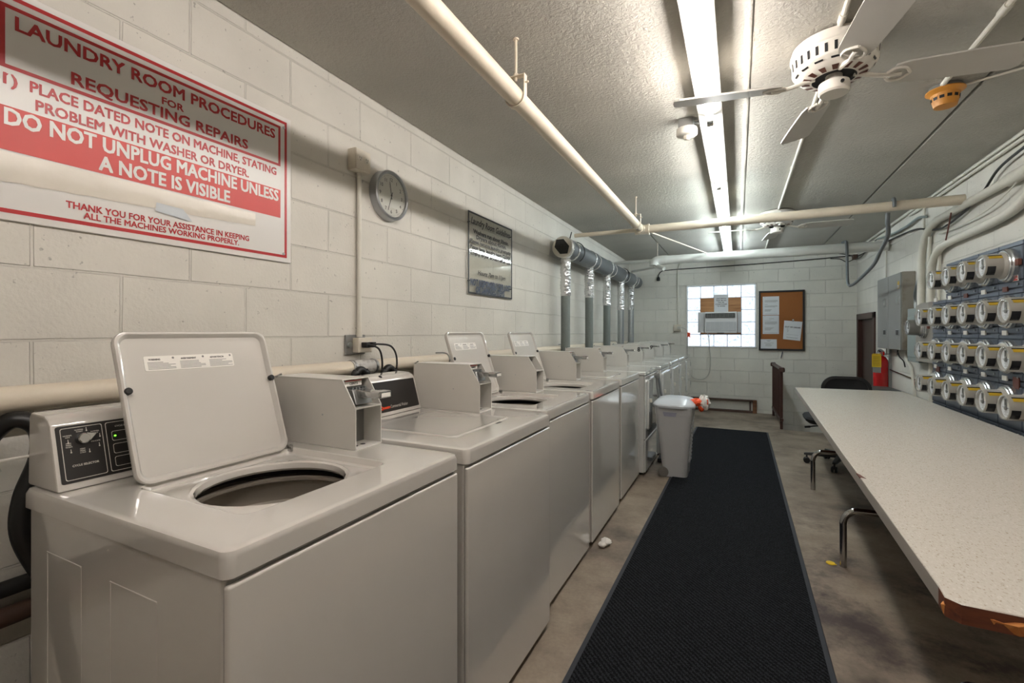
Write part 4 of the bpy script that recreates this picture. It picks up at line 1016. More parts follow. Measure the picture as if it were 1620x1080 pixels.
# ------------------------------------------------------------------ ceiling fans
def fan(lab, loc, rot):
    t = thing('ceiling_fan', lab, 'fan', (0, 0, 0), 'white ceiling fans')
    h = MB(); h.lathe([(.125, 0), (.150, -.012), (.157, -.035), (.157, -.05), (.152, -.056), (.154, -.062), (.150, -.105), (.146, -.112), (.118, -.140), (.078, -.150)], (0, 0, 0), Z, FANWHITE, 48, True, False)
    h.lathe([(.078, -.150), (.070, -.138), (.0, -.136)], (0, 0, 0), Z, DARKGAP, 32, False, False)
    for k in range(30):
        a = 2 * PI * k / 30; d = Vector((math.cos(a), math.sin(a), 0)); n = Vector((-d.y, d.x, 0))
        p0 = d * .1546 - Z * .068; p1 = d * .1520 - Z * .102
        h.loops([[p0 - n * .0052, p0 + n * .0052, p1 + n * .0052, p1 - n * .0052]], METERDARK, True)
        if k % 2 == 0:
            p0 = d * .1145 - Z * .1425; p1 = d * .085 - Z * .1496
            h.loops([[p0 - n * .0125, p0 + n * .0125, p1 + n * .008, p1 - n * .008]], CORNERBROWN, True)
            p0 = d * .1400 - Z * .1200; p1 = d * .1345 - Z * .1255
            h.loops([[p0 - n * .016, p0 + n * .016, p1 + n * .015, p1 - n * .015]], METERDARK, True)
    h.build('motor_housing', t)
    s = MB(); s.lathe([(.03, -.136), (.03, -.165), (.054, -.168), (.056, -.175), (.056, -.206), (.05, -.214), (.015, -.216)], (0, 0, 0), Z, FANWHITE, 32)
    s.cyl((.02, -.053, -.188), (.02, -.060, -.188), .007, METERDARK, seg=10); s.build('switch_housing', t)
    for q in range(4):
        a = rot + q * PI / 2; d = Vector((math.cos(a), math.sin(a), 0)); n = Vector((-d.y, d.x, 0)); tilt = math.radians(-13)
        nn = n * math.cos(tilt) + Z * math.sin(tilt); up = d.cross(nn)
        zc = Z * -.160
        bl = MB()
        o = [(.20, .046), (.24, .058), (.45, .067), (.605, .069), (.625, .055), (.630, 0), (.625, -.055), (.605, -.069), (.45, -.067), (.24, -.058), (.20, -.046)]
        bl.loops([[zc + d * r + nn * w + up * e for r, w in o] for e in (-.0035, .0035)], FANBLADE, True, True)
        bo = bl.build('blade', t)
        ir = MB(); ir.tube([zc + d * .07 + Z * .018, zc + d * .12 + Z * .008, zc + d * .17 - up * .004, zc + d * .23 - up * .006], .009, FANWHITE, 8, 5)
        ir.tube([zc + d * .26 + nn * .0 - up * .006, zc + d * .235 + nn * .030 - up * .006, zc + d * .20 + nn * .034 - up * .006, zc + d * .18 + nn * .012 - up * .006], .006, FANWHITE, 6, 5)
        ir.tube([zc + d * .26 - up * .006, zc + d * .235 - nn * .030 - up * .006, zc + d * .20 - nn * .034 - up * .006, zc + d * .18 - nn * .012 - up * .006], .006, FANWHITE, 6, 5)
        ir.build('blade_iron', bo)
    t.location = loc
    return t
fan('white four-blade ceiling fan nearer the camera', (.357, 2.32, ZC), math.radians(8))
fan('white four-blade ceiling fan beyond the beige crossing pipe', (.347, 5.32, ZC), math.radians(4))
# ------------------------------------------------------------------ back wall
b = MB(at=(-.25, YB, 1.19)); b.box(gx0 + px_ + .003, gx1 - px_ - .003, YB - .006, YB + .012, gz0 + pz_ + .003, gz1 - pz_ - .003, PLYWOOD); tag(b.build('plywood_panel'), 'brown plywood panel filling the middle of the glass block window', 'board')
t = thing('air_conditioner', 'white air conditioner mounted through the plywood in the window', 'air conditioner', (-.245, YB, 1.234)); AT = t.location
b = MB(AT); b.box(-.478, -.014, YB - .15, YB + .05, 1.234, 1.566, ACWHITE, .012, 3); b.build('casing', t)
b = MB(AT); b.box(-.466, -.044, YB - .155, YB - .148, 1.470, 1.543, ACDARK, .012, 2)
for k in range(5): b.box(-.458, -.052, YB - .160, YB - .154, 1.478 + k * .013, 1.4805 + k * .013, CABGREY)
for k in range(7): b.box(-.44 + k * .06, -.437 + k * .06, YB - .158, YB - .154, 1.475, 1.538, CABGREY)
b.build('air_louvre', t, label='dark air outlet louvre')
b = MB(AT); b.box(-.460, -.032, YB - .154, YB - .148, 1.262, 1.408, ACGRILLE, .004, 1)
for k in range(14): b.box(-.456, -.036, YB - .1565, YB - .153, 1.268 + k * .0098, 1.272 + k * .0098, ACWHITE)
for k in range(6): b.box(-.40 + k * .066, -.398 + k * .066, YB - .157, YB - .153, 1.266, 1.404, ACWHITE)
b.build('intake_grille', t)
b = MB(AT); b.box(-.30, -.20, YB - .153, YB - .14, 1.226, 1.238, DARKGAP); b.build('drain_tab', t, label='black tab under the casing')
for x0, x1 in ((-.585, -.482), (-.010, .048)):
    b = MB(AT); b.box(x0, x1, YB - .045, YB - .015, 1.240, 1.566, ACWHITE, .004, 1)
    n = int((x1 - x0) / .014)
    for k in range(n): b.box(x0 + .006 + k * .014, x0 + .010 + k * .014, YB - .050, YB - .044, 1.255, 1.55, ACGRILLE)
    b.build('side_curtain', t)
b = MB(at=(-.245, YB, 1.57)); b.box(-.347, -.142, YB - .016, YB - .0145, 1.570, 1.845, PAPER)
b.box(-.347, -.142, YB - .0145, YB - .006, 1.838, 1.845, PAPER)
for k, s in enumerate(('LIGHT SWITCH', 'MUST BE ON', 'FOR AIR', 'CONDITIONER', 'TO WORK')): b.text(s, (-.245, YB - .0165, 1.772 - k * .030), X, Z, .017, INKDARK, None if k else .14, 'c', .02)
tag(b.build('paper_notice'), 'white paper notice taped to the plywood above the air conditioner', 'notice')

t = thing('cork_board', 'cork notice board with black frame on the back wall', 'notice board', (.585, YB, .972)); AT = t.location
b = MB(AT); b.box(.29, .88, YB - .022, YB - .004, .98, 1.868, CORK); b.build('cork_panel', t)
b = MB(AT)
for x0, x1, z0, z1 in ((.283, .884, 1.850, 1.876), (.283, .884, .971, .996), (.283, .308, .996, 1.850), (.858, .884, .996, 1.850)): b.box(x0, x1, YB - .036, YB - .001, z0, z1, BLACKFRAME, .003, 1)
b.build('frame', t)
def paper(lab, c, lines, y=YB - .0245, title=None, th=.016):
    p = MB(at=(c[0][0], YB, c[2][1])); (ax, az), (bx, bz), (cx, cz_), (dx, dz) = c     # tl, tr, br, bl
    def Pp(u, v, e=0.0): return Vector((ax + (bx - ax) * u + ((dx - ax) + (cx - bx - dx + ax) * u) * v, y - e, az + (bz - az) * u + ((dz - az) + (cz_ - bz - dz + az) * u) * v))
    p.loops([[Pp(0, 0), Pp(1, 0), Pp(1, 1), Pp(0, 1)], [Pp(0, 0, .0012), Pp(1, 0, .0012), Pp(1, 1, .0012), Pp(0, 1, .0012)]], PAPER, True, True)
    for u0, u1, v0, v1 in lines: p.quad(Pp(u0, v0, .0015), Pp(u1, v0, .0015), Pp(u1, v1, .0015), Pp(u0, v1, .0015), INKGREY)
    if title:
        xd = (Vector((bx - ax, 0, bz - az))).normalized(); p.text(title, Pp(.5, .36, .0015), xd, Vector((-xd.z, 0, xd.x)), th, INKDARK, None, 'c', .03)
    return tag(p.build('paper_sheet'), lab, 'paper', 'papers on the cork board')
def R4(x0, x1, z0, z1): return ((x0, z1), (x1, z1), (x1, z0), (x0, z0))
body = [(.1, .17, .04, .055)] + [(.12, .92 - .1 * (k == 3), .20 + k * .033, .212 + k * .033) for k in range(4)] + [(.12, .3, .42, .432)] + [(.12, .9 - .15 * (k == 2), .50 + k * .033, .512 + k * .033) for k in range(3)] + [(.12, .55 - .03 * k, .70 + k * .03, .712 + k * .03) for k in range(4)] + [(.15, .9, .94, .95)]
paper('typed letter sheet at the top left of the cork board', R4(.336, .555, 1.509, 1.790), body)
body2 = [(.1, .17, .04, .055), (.38, .7, .17, .185), (.1, .5, .27, .28)] + [(.12, .88 - .1 * (k == 4), .34 + k * .032, .352 + k * .032) for k in range(5)] + [(.12, .2, .58, .59)] + [(.12, .7 - .06 * k, .65 + k * .034, .662 + k * .034) for k in range(5)] + [(.1, .9, .94, .95)]
paper('typed letter sheet on the left of the cork board, directly beneath the top one', R4(.336, .553, 1.220, 1.502), body2)
paper('short paper at the bottom left corner of the cork board', R4(.309, .524, .997, 1.140), [(.36, .64, .12, .15), (.42, .58, .2, .23), (.22, .8, .38, .41), (.3, .62, .5, .53), (.3, .72, .6, .63), (.28, .66, .7, .73)])
paper('white sheet reading OUT OF ORDER clipped askew on the cork board', ((.621, 1.424), (.855, 1.401), (.826, 1.117), (.605, 1.144)), [(.18, .26, .43, .445), (.18, .3, .5, .515), (.2, .28, .57, .585), (.18, .85, .72, .73), (.18, .86, .86, .87), (.2, .8, .89, .90)], YB - .026, 'OUT OF ORDER', .019)
b = MB(at=(.735, YB, 1.40)); b.box(.722, .748, YB - .036, YB - .026, 1.405, 1.436, STEEL, .003, 1); b.box(.726, .744, YB - .04, YB - .03, 1.428, 1.44, LABELWHITE, .002, 1); tag(b.build('paper_clip'), 'small pale clip holding the tilted sheet on the cork board', 'clip')
b = MB(at=(.59, YB, .85)); b.cyl((.600, YB - .02, .955), (.582, YB - .02, .868), .006, NAVYINK, seg=10); b.cyl((.582, YB - .02, .868), (.578, YB - .02, .848), .006, DARKGAP, .0015, seg=10); b.cyl((.603, YB - .02, .985), (.600, YB - .02, .955), .0012, CORDWHITE, seg=6); tag(b.build('pen'), 'dark blue pen hanging beneath the cork board', 'pen')
# outlet, conduit and cords at the window
b = MB(at=(-.897, YB, 1.36)); b.tube([(-.897, YB - .016, 1.36), (-.897, YB - .016, 2.20), (-.893, YB - .016, 2.29), (-.87, YB - .016, 2.36), (-.85, YB - .016, 2.44)], .011, CONDUIT, 12); tag(b.build('electrical_conduit'), 'cream vertical conduit on the back wall left of the window', 'conduit')
t = thing('outlet_box', 'cream outlet box on the back wall left of the glass block window', 'outlet', (-.897, YB, 1.31)); AT = t.location
b = MB(AT); b.box(-.960, -.840, YB - .045, YB, 1.262, 1.372, OUTLETPAINT, .006, 2); b.build('box', t)
b = MB(AT); b.box(-.955, -.845, YB - .049, YB - .044, 1.267, 1.367, OUTLETPAINT, .002, 1); b.lathe([(.016, 0), (.016, .002)], (-.92, YB - .049, 1.317), -Y, OUTLETWHITE, 14); b.build('cover_plate', t)
t = thing('power_cord', 'grey air conditioner cord with orange tag plugged in left of the window', 'cord', (-.85, YB, 1.3)); AT = t.location
b = MB(AT); b.box(-.895, -.845, YB - .09, YB - .049, 1.295, 1.342, CORDWHITE, .006, 2); b.build('plug', t)
b = MB(AT); b.tube([(-.85, YB - .075, 1.325), (-.80, YB - .08, 1.315), (-.755, YB - .06, 1.275), (-.742, YB - .05, 1.20), (-.742, YB - .04, 1.05), (-.745, YB - .03, .8), (-.72, YB - .03, .62), (-.66, YB - .03, .515), (-.55, YB - .03, .485), (-.46, YB - .03, .53), (-.41, YB - .03, .64), (-.40, YB - .04, .85), (-.415, YB - .06, 1.02), (-.42, YB - .10, 1.15), (-.44, YB - .12, 1.24)], .006, CORDWHITE, 8); b.build('cable', t)
b = MB(AT); b.prism([(-.745, 1.245), (-.70, 1.235), (-.703, 1.155), (-.722, 1.175), (-.745, 1.165)], 'y', YB - .062, YB - .058, ORANGE, .001, 1); b.build('warning_tag', t, label='orange tag')
t = thing('power_cord', 'black cord strung across the top of the back wall', 'cord', (-1.0, YB, 2.2)); AT = t.location
b = MB(AT); b.tube([(-1.205, YB - .03, 2.165), (-1.20, YB - .03, 2.205), (-1.16, YB - .03, 2.255), (-1.05, YB - .025, 2.278), (-.5, YB - .02, 2.288), (.3, YB - .02, 2.300), (1.0, YB - .02, 2.318), (1.42, YB - .03, 2.335), (1.50, YB - .06, 2.33)], .007, CORDBLACK, 8); b.build('cable', t)
b = MB(AT); b.lathe([(.010, 0), (.026, -.02), (.030, -.05), (.024, -.07)], (-1.205, YB - .03, 2.175), Z, CORDBLACK, 12); b.build('plug', t)
b = MB(at=(1.49, YB - .06, 2.3)); b.box(1.455, 1.515, YB - .10, YB - .02, 2.275, 2.345, RUST, .01, 2)
for p in ([(1.46, 8.05, 2.33), (1.36, 8.05, 2.36), (1.2, 8.06, 2.40)], [(1.47, 8.02, 2.28), (1.38, 7.98, 2.24), (1.30, 8.0, 2.29), (1.2, 8.06, 2.31)], [(1.49, 8.0, 2.28), (1.48, 7.6, 2.26), (1.48, 7.2, 2.33), (1.495, 6.9, 2.36)]): b.tube(p, .006, CORDBLACK, 6)
tag(b.build('cable_junction'), 'rusty junction with tangled dark cables in the far right ceiling corner', 'junction box')
# rusty frame around the old floor-level opening
t = thing('vent_frame', 'rusty brown frame of an opening low on the back wall', 'frame', (-.2, YB, 0)); AT = t.location
b = MB(AT); b.box(-.70, .200, YB - .05, YB, .172, .200, RUST, .003, 1); b.box(-.70, .200, YB - .07, YB, 0, .032, RUST, .003, 1); b.build('rail', t)
b = MB(AT); b.box(.200, .255, YB - .07, YB, 0, .200, RUSTWOOD, .003, 1); b.build('end_post', t)
b = MB(AT); b.box(.155, .175, YB - .03, YB, .032, .172, RUST); b.build('upright', t)
# stair railing at the pit
t = thing('stair_railing', 'dark brown metal railing with vertical bars by the back wall', 'railing', (.49, 7.4, 0)); AT = t.location
rx = lambda y: .472 + (7.955 - y) * .0265
for y in (7.945, 6.90):
    b = MB(AT); b.box(rx(y) - .016, rx(y) + .016, y - .016, y + .016, 0, .765, BROWNSTEEL, .003, 1); b.build('post', t)
b = MB(AT)
for zz, hh in ((.755, .035), (.115, .025)): b.prism([(rx(6.865) - .020, 6.865), (rx(6.865) + .020, 6.865), (rx(7.985) + .020, 7.985), (rx(7.985) - .020, 7.985)], 'z', zz - hh / 2 if zz < .5 else zz, zz + hh, BROWNSTEEL, .004, 1)
b.build('rail', t)
for y in (6.86, 7.985):
    b = MB(AT); b.lathe([(.026, -.03), (.036, -.02), (.036, .015), (.026, .03)], (rx(y), y, .765), Z, BROWNSTEEL, 14); b.build('rail_end', t)
for k in range(11):
    y = 6.98 + k * .088
    b = MB(AT); b.box(rx(y) - .007, rx(y) + .007, y - .007, y + .007, .12, .76, BROWNSTEEL); b.build('bar', t)

# ------------------------------------------------------------------ right wall: meters
PXF = 1.315
cols = [4.545, 4.290, 4.042, 3.797, 3.552, 3.303, 3.058, 2.813]      # column joints of the meter stack
rows = [1.730, 1.480, 1.238, .990, .690]
t = thing('meter_bank', 'blue grey metal bank of stacked meter sockets on the right wall', 'meter panel', (1.42, 3.8, .69)); AT = t.location
for ci in range(7):
    y1, y0 = cols[ci], cols[ci + 1]
    for ri in range(4):
        if ri == 0 and (ci == 0 or ci > 4): continue
        zt, zb = rows[ri], rows[ri + 1]
        b = MB(AT)
        b.box(PXF + .012, XR, y0 + .001, y1 - .001, zb, zt, METERPANEL)
        b.box(PXF, PXF + .014, y0 + .002, y1 - .002, zb + .045, zt - .028, METERPANEL, .004, 1)
        b.box(PXF + .002, PXF + .014, y0 + .002, y1 - .002, zb + .004, zb + .041, METERPANEL, .004, 1)
        b.box(PXF + .004, PXF + .014, y0 + .002, y1 - .002, zt - .026, zt - .002, METERPANEL, .003, 1)
        b.cyl((PXF + .002, y0 + .04, zb + .022), (PXF - .003, y0 + .04, zb + .022), .006, STEEL, seg=8)
        b.build('socket_cover', t)
def ptag(m, *a):
    b = MB(AT); b.box(*a, m); b.build('paper_tag' if m is LABELWHITE else 'metal_tag', t)
for ci, ri in ((0, 1), (1, 1), (2, 1), (1, 2), (2, 2), (3, 2), (4, 2), (5, 2), (3, 1), (4, 1), (5, 1), (1, 3), (2, 3), (3, 3), (4, 3), (5, 3), (0, 3)):
    y = cols[ci] - .075; zz = rows[ri] - .004 + .012
    if ri == 1 and ci in (2, 4): ptag(CORNERBROWN, PXF - .003, PXF + .004, y - .03, y + .02, zz - .018, zz + .008)
    else: ptag(LABELWHITE, PXF - .003, PXF + .004, y - .025, y + .025, zz - .014, zz + .012)
b = MB(AT); b.box(PXF - .001, PXF + .002, 3.34, 3.40, 1.518, 1.548, LABELWHITE)
for k in range(2): b.box(PXF - .0016, PXF - .0008, 3.345, 3.395, 1.521 + k * .013, 1.530 + k * .013, SPACERED)
b.build('paper_tag', t, label='white tag with red print')
for y, zz in ((3.36, 1.0), (4.43, .985), (4.05, .705)): ptag(CORNERBROWN, PXF - .002, PXF + .003, y - .03, y + .03, zz - .05, zz + .012)

def meter(lab, loc, group='grey electric meters on the meter panel', body=METERBODY, full=True):
    t = thing('electric_meter', lab, 'electric meter', (0, 0, 0), group)
    L = .122
    r = MB(); r.lathe([(.090, .000), (.090, .020), (.084, .026), (.084, .032), (.080, .036), (.070, .036)], (0, 0, 0), -X, METERRING, 36)
    r.box(-.020, -.004, -.118, -.086, -.012, .022, CORNERBROWN, .002, 1); r.build('sealing_ring', t)
    m = MB(); m.lathe([(.074, .034), (.072, .042), (.0655, .050), (.0635, L - .006), (.061, L), (.054, L), (.052, L - .012)], (0, 0, 0), -X, body, 40, False, False); m.build('body', t)
    d = MB(); d.lathe([(.0535, L - .013), (.0535, L - .011)], (0, 0, 0), -X, METERDIAL, 32); fx = -L + .0105
    d.box(fx - .004, fx, -.010, .010, .004, .044, CABGREY, .002, 1); d.box(fx - .0045, fx, -.004, .004, .012, .040, METERDARK)
    d.lathe([(.010, 0), (.010, .006), (.006, .008)], (fx, -.001, -.004), -X, ZINC, 14)
    d.box(fx - .001, fx, -.036, .036, -.003, -.001, INKGREY)
    for k, w in enumerate((.028, .034, .022, .030)): d.box(fx - .0006, fx, -w / 2, w / 2, -.018 - k * .007, -.016 - k * .007, INKGREY)
    d.box(fx - .002, fx, -.048, -.016, .004, .030, OUTLETWHITE)
    d.build('dial', t)
    g = MB(); g.lathe([(.0615, L - .003), (.0605, L + .004), (.052, L + .009), (.03, L + .012), (0, L + .013)], (0, 0, 0), -X, LENS, 36, False, False); g.build('clear_cover', t)
    def patch(a0, a1, x0, x1, rr_, m_, name, lbl=None, thick=.0012):
        p = MB(); n = 8; ls = []
        for e in (0, thick):
            ls.append([(x0, -(rr_ + e) * math.cos(a0 + (a1 - a0) * k / n), (rr_ + e) * math.sin(a0 + (a1 - a0) * k / n)) for k in range(n + 1)] + [(x1, -(rr_ + e) * math.cos(a1 + (a0 - a1) * k / n), (rr_ + e) * math.sin(a1 + (a0 - a1) * k / n)) for k in range(n + 1)])
        p.loops(ls, m_, True, False)
        for k in range(n):      # outer skin
            A = ls[1]; p.add([A[k], A[k + 1], A[2 * n - k], A[2 * n + 1 - k]], [(0, 1, 2, 3)], m_)
        return p
    if full:
        p = patch(math.radians(-52), math.radians(-6), -L + .006, -L + .040, .0642, METERDARK, 'display_window'); p.build('display_window', t, label='black display window')
        p = patch(math.radians(33), math.radians(49), -L + .016, -.052, .0650, YELLOWLABEL, '')
        q = patch(math.radians(49), math.radians(56), -L + .014, -.052, .0650, METERDARK, ''); p.add(q.v, q.f, METERDARK)
        p.build('caution_label', t, label='yellow caution label')
    t.location = loc
    return t
row_name = ['top row', 'second row', 'third row', 'lowest row']
ordn = ['leftmost', 'second from the left', 'third from the left', 'fourth from the left', 'fifth from the left', 'sixth from the left', 'rightmost']
meter_y = [4.395, 4.148, 3.900, 3.660, 3.412, 3.168, 2.925]
meter_z = [1.607, 1.358, 1.116, .874]
proto = None
for ri in range(4):
    first = 1 if ri == 0 else 0; last = 5 if ri == 0 else 6
    for n, ci in enumerate(range(first, last)):
        lab = 'grey electric meter, %s in the %s of the meter bank' % (ordn[n] if not (ri and ci == 5) else 'rightmost', row_name[ri])
        loc = (PXF, meter_y[ci], meter_z[ri])
        if ri == 0 and ci == 4: lab = 'grey electric meter, rightmost in the top row of the meter bank'
        if proto is None: proto = meter(lab, loc)
        else: dup(proto, loc, lab)

# grey boxes left of the meters
t = thing('meter_box', 'grey green metal box with one lone meter left of the meter bank', 'electrical box', (1.47, 5.2, .98)); AT = t.location
b = MB(AT); b.box(1.425, XR - .002, 5.235, 5.535, .978, 1.465, BOXGREEN, .004, 1); b.box(1.419, 1.426, 5.25, 5.52, 1.02, 1.39, BOXGREEN, .003, 1); b.build('left_box', t)
b = MB(AT); b.prism([(4.56, .995), (5.228, .995), (5.228, 1.478), (5.10, 1.496), (4.56, 1.496)], 'x', 1.402, XR - .002, CABSIDE, .004, 1); b.box(1.396, 1.403, 4.60, 5.18, 1.03, 1.44, CABSIDE, .003, 1); b.build('right_box', t)
mt = meter('wide plain grey electric meter alone on the grey green box', (1.402, 4.985, 1.288), 'meters beside the meter bank', ZINC, False)
t = thing('panel_cabinet', 'large grey two-door electrical cabinet beside the brown door', 'electrical cabinet', (1.46, 6.08, 1.07)); AT = t.location
b = MB(AT); b.box(1.415, XR - .002, 5.66, 6.49, 1.072, 1.832, CABSIDE, .004, 1); b.build('housing', t)
for y0, y1, hy in ((5.664, 6.07, 5.75), (6.076, 6.486, 6.19)):
    b = MB(AT); b.box(1.405, 1.416, y0, y1, 1.076, 1.828, CABGREY, .003, 1); dr = b.build('door', t)
    b = MB(AT); b.box(1.401, 1.406, hy - .03, hy + .05, 1.515, 1.605, CABGREY, .003, 1); b.box(1.395, 1.402, hy + .0, hy + .02, 1.535, 1.585, STEEL, .002, 1); b.build('latch', dr)
    b = MB(AT); b.box(1.402, 1.406, hy - .04, hy + .06, 1.215, 1.275, STEEL, .002, 1); b.box(1.400, 1.403, hy - .025, hy + .045, 1.222, 1.268, METERDARK); b.build('pull', dr)
b = MB(AT); b.box(1.4035, 1.4055, 5.70, 5.755, 1.675, 1.745, YELLOWLABEL); b.box(1.4028, 1.4036, 5.705, 5.75, 1.68, 1.71, LABELWHITE); b.build('sticker', t, label='small yellow sticker')

# conduits over the meters
run('electrical_conduit', [(1.478, 2.2, 2.172), (1.478, 4.70, 2.172), (1.478, 5.0, 2.168), (1.478, 5.24, 2.10), (1.478, 5.355, 1.93), (1.478, 5.365, 1.75), (1.478, 5.365, 1.463)], .029, CONDUIT, 'thick cream conduit bending down to the grey green box from the upper run', seg=16, couplings=[((1.478, 2.2, 2.172), (1.478, 3.86, 2.172))])
run('electrical_conduit', [(1.478, 2.6, 2.42), (1.478, 3.2, 2.20), (1.478, 3.55, 2.06), (1.478, 3.78, 1.985), (1.478, 4.10, 1.957), (1.478, 4.70, 1.952), (1.478, 4.93, 1.93), (1.478, 5.08, 1.85), (1.478, 5.13, 1.72), (1.478, 5.135, 1.60), (1.478, 5.135, 1.495)], .029, CONDUIT, 'thick cream conduit curving down beside the top row of meters', seg=16)
run('electrical_conduit', [(1.50, 5.00, 1.92), (1.50, 5.03, 1.75), (1.50, 5.03, 1.495)], .012, CONDUIT, 'thin cream conduit dropping right of the two thick bends')
run('electrical_conduit', [(1.50, 5.225, 2.08), (1.50, 5.26, 1.8), (1.50, 5.262, 1.497)], .014, CONDUIT, 'thin stained conduit squeezed between the two thick vertical conduits')
run('electrical_conduit', [(1.495, 5.56, 1.462), (1.492, 5.57, 1.54), (1.480, 5.53, 1.60), (1.470, 5.44, 1.68), (1.480, 5.41, 1.75)], .014, STEEL, 'bare steel conduit rising from the grey green box towards the thick bend')
run('electrical_conduit', [(1.497, -1.5, 2.415), (1.497, 8.05, 2.415)], .012, CONDUIT, 'upper of the paired cream conduits along the right wall top edge', sub=1, couplings=[((1.497, y, 2.415), (1.497, y + .04, 2.415)) for y in (3.2, 4.7, 5.6)])
run('electrical_conduit', [(1.499, -1.5, 2.383), (1.499, 5.22, 2.383), (1.499, 5.33, 2.375), (1.499, 5.37, 2.33), (1.499, 5.375, 2.2), (1.499, 5.375, 2.08)], .012, CONDUIT, 'lower of the paired cream conduits along the right wall top edge')
run('electrical_cable', [(1.49, 2.0, 2.40), (1.48, 3.3, 2.335), (1.48, 3.75, 2.31), (1.485, 4.02, 2.28), (1.49, 4.25, 2.19), (1.49, 4.6, 2.12), (1.49, 5.0, 2.10), (1.49, 5.5, 2.20), (1.495, 6.0, 2.24), (1.495, 7.0, 2.28), (1.49, 7.9, 2.30)], .008, CORDBLACK, 'black cable sagging along the top of the right wall', 'cable', 8)
run('electrical_cable', [(1.475, 3.6, 2.19), (1.48, 3.9, 2.10), (1.485, 4.2, 2.055), (1.49, 4.7, 2.05), (1.49, 5.0, 2.06)], .005, CONDUIT, 'thin pale cable looping beneath the upper thick conduit', 'cable', 6)
run('electrical_cable', [(1.443, 4.60, 2.15), (1.442, 4.64, 2.06), (1.443, 4.70, 1.96)], .005, CORNERBROWN, 'thin brown cable hanging between the two thick conduits', 'cable', 6)
run('electrical_cable', [(1.49, 6.9, 2.36), (1.485, 6.3, 2.30), (1.485, 5.8, 2.285), (1.49, 5.5, 2.30), (1.495, 5.3, 2.27)], .012, BOXGREEN, 'grey green cable bundle near the far right ceiling corner', 'cable', 8)
run('electrical_conduit', [(1.497, 5.86, 1.075), (1.495, 5.84, .98), (1.495, 5.70, .90), (1.495, 5.64, .78), (1.495, 5.60, .60), (1.495, 5.58, 0.02)], .013, CONDUIT, 'cream conduit running down from the large grey cabinet')
run('electrical_conduit', [(1.492, 5.16, .99), (1.492, 5.16, .02)], .022, CONDUIT, 'thick stained conduit running down from the grey green box', sub=1)
run('electrical_cable', [(1.48, 6.05, 1.075), (1.47, 6.03, 1.02), (1.46, 5.96, 1.04), (1.46, 5.92, 1.00), (1.48, 5.87, .96), (1.49, 5.86, .90)], .006, CORDBLACK, 'black cable looping out beneath the large grey cabinet', 'cable', 6)
run('electrical_conduit', [(1.50, 6.56, .99), (1.50, 6.56, 2.40)], .009, CONDUIT, 'thin white conduit on the wall left of the large grey cabinet', sub=1)
run('electrical_cable', [(1.505, 6.55, .84), (1.505, 5.66, .80), (1.505, 5.20, .78)], .006, METERDARK, 'thin dark cable running level below the large grey cabinet', 'cable', 6, sub=1)

# fire extinguisher
ex, ey = 1.425, 6.45
t = thing('fire_extinguisher', 'red fire extinguisher with yellow tag on the wall by the brown door', 'fire extinguisher', (ex, ey, .55)); AT = t.location
b = MB(AT); b.lathe([(.058, 0), (.067, .01), (.069, .03), (.069, .36), (.064, .39), (.048, .42), (.028, .435)], (ex, ey, .55), Z, EXTRED, 32); b.build('cylinder', t)
b = MB(AT); b.lathe([(.026, 0), (.026, .02), (.018, .025), (.018, .05)], (ex, ey, .98), Z, STEEL, 16); b.box(ex - .015, ex + .015, ey - .015, ey + .05, 1.02, 1.05, METERDARK, .003, 1); b.build('valve', t)
b = MB(AT); b.prism([(ey - .10, 1.030), (ey - .10, 1.045), (ey + .04, 1.062), (ey + .04, 1.050)], 'x', ex - .01, ex + .01, STEEL, .002, 1); b.prism([(ey - .125, .995), (ey - .11, .995), (ey - .10, 1.02), (ey - .02, 1.01), (ey - .02, 1.025), (ey - .125, 1.035)], 'x', ex - .008, ex + .008, EXTRED, .002, 1); b.build('handle', t)
b = MB(AT); n = 10; a0, a1 = math.radians(150), math.radians(260)
b.loops([[(ex + .0702 * math.cos(a0 + (a1 - a0) * k / n), ey + .0702 * math.sin(a0 + (a1 - a0) * k / n), zz) for k in range(n + 1)] for zz in (.80, .93)], CABGREY, closed=False); b.build('label', t, label='silver instruction label')
b = MB(AT); b.tube([(ex - .01, ey - .02, 1.035), (ex - .04, ey - .07, 1.045), (ex - .05, ey - .079, 1.0)], .0022, METERDARK, 6); b.prism([(ex - .095, .862), (ex - .012, .862), (ex - .012, 1.000), (ex - .022, 1.012), (ex - .085, 1.012), (ex - .095, 1.000)], 'y', ey - .080, ey - .0775, YELLOW, 0)
for k in range(6): b.box(ex - .085, ex - .022, ey - .0808, ey - .0798, .885 + k * .018, .888 + k * .018, METERDARK)
b.build('inspection_tag', t, label='yellow inspection tag')
b = MB(AT); b.box(XR - .02, XR, ey - .02, ey + .02, .6, 1.06, STEEL); b.box(ex, XR, ey - .012, ey + .012, 1.0, 1.012, STEEL); b.build('wall_bracket', t)
# dark bin under it
t = thing('storage_bin', 'dark grey lidded bin standing behind the table by the right wall', 'bin', (1.36, 6.1, 0)); AT = t.location
b = MB(AT); b.loops([[(p[0], p[1], zz) for p in rrect(1.36 - hx, 1.36 + hx - .02, 6.06 - hy, 6.06 + hy, .05, 4)] for zz, hx, hy in ((0, .105, .17), (.60, .125, .20), (.62, .130, .205))], BINDARK, True, True); b.build('body', t)
b = MB(AT); b.loops([[(p[0], p[1], zz) for p in rrect(1.36 - hx, 1.36 + hx - .02, 6.06 - hy, 6.06 + hy, .06, 4)] for zz, hx, hy in ((.615, .138, .215), (.645, .140, .217), (.658, .130, .205), (.668, .09, .16))], BINDARK, True, True); b.build('lid', t)

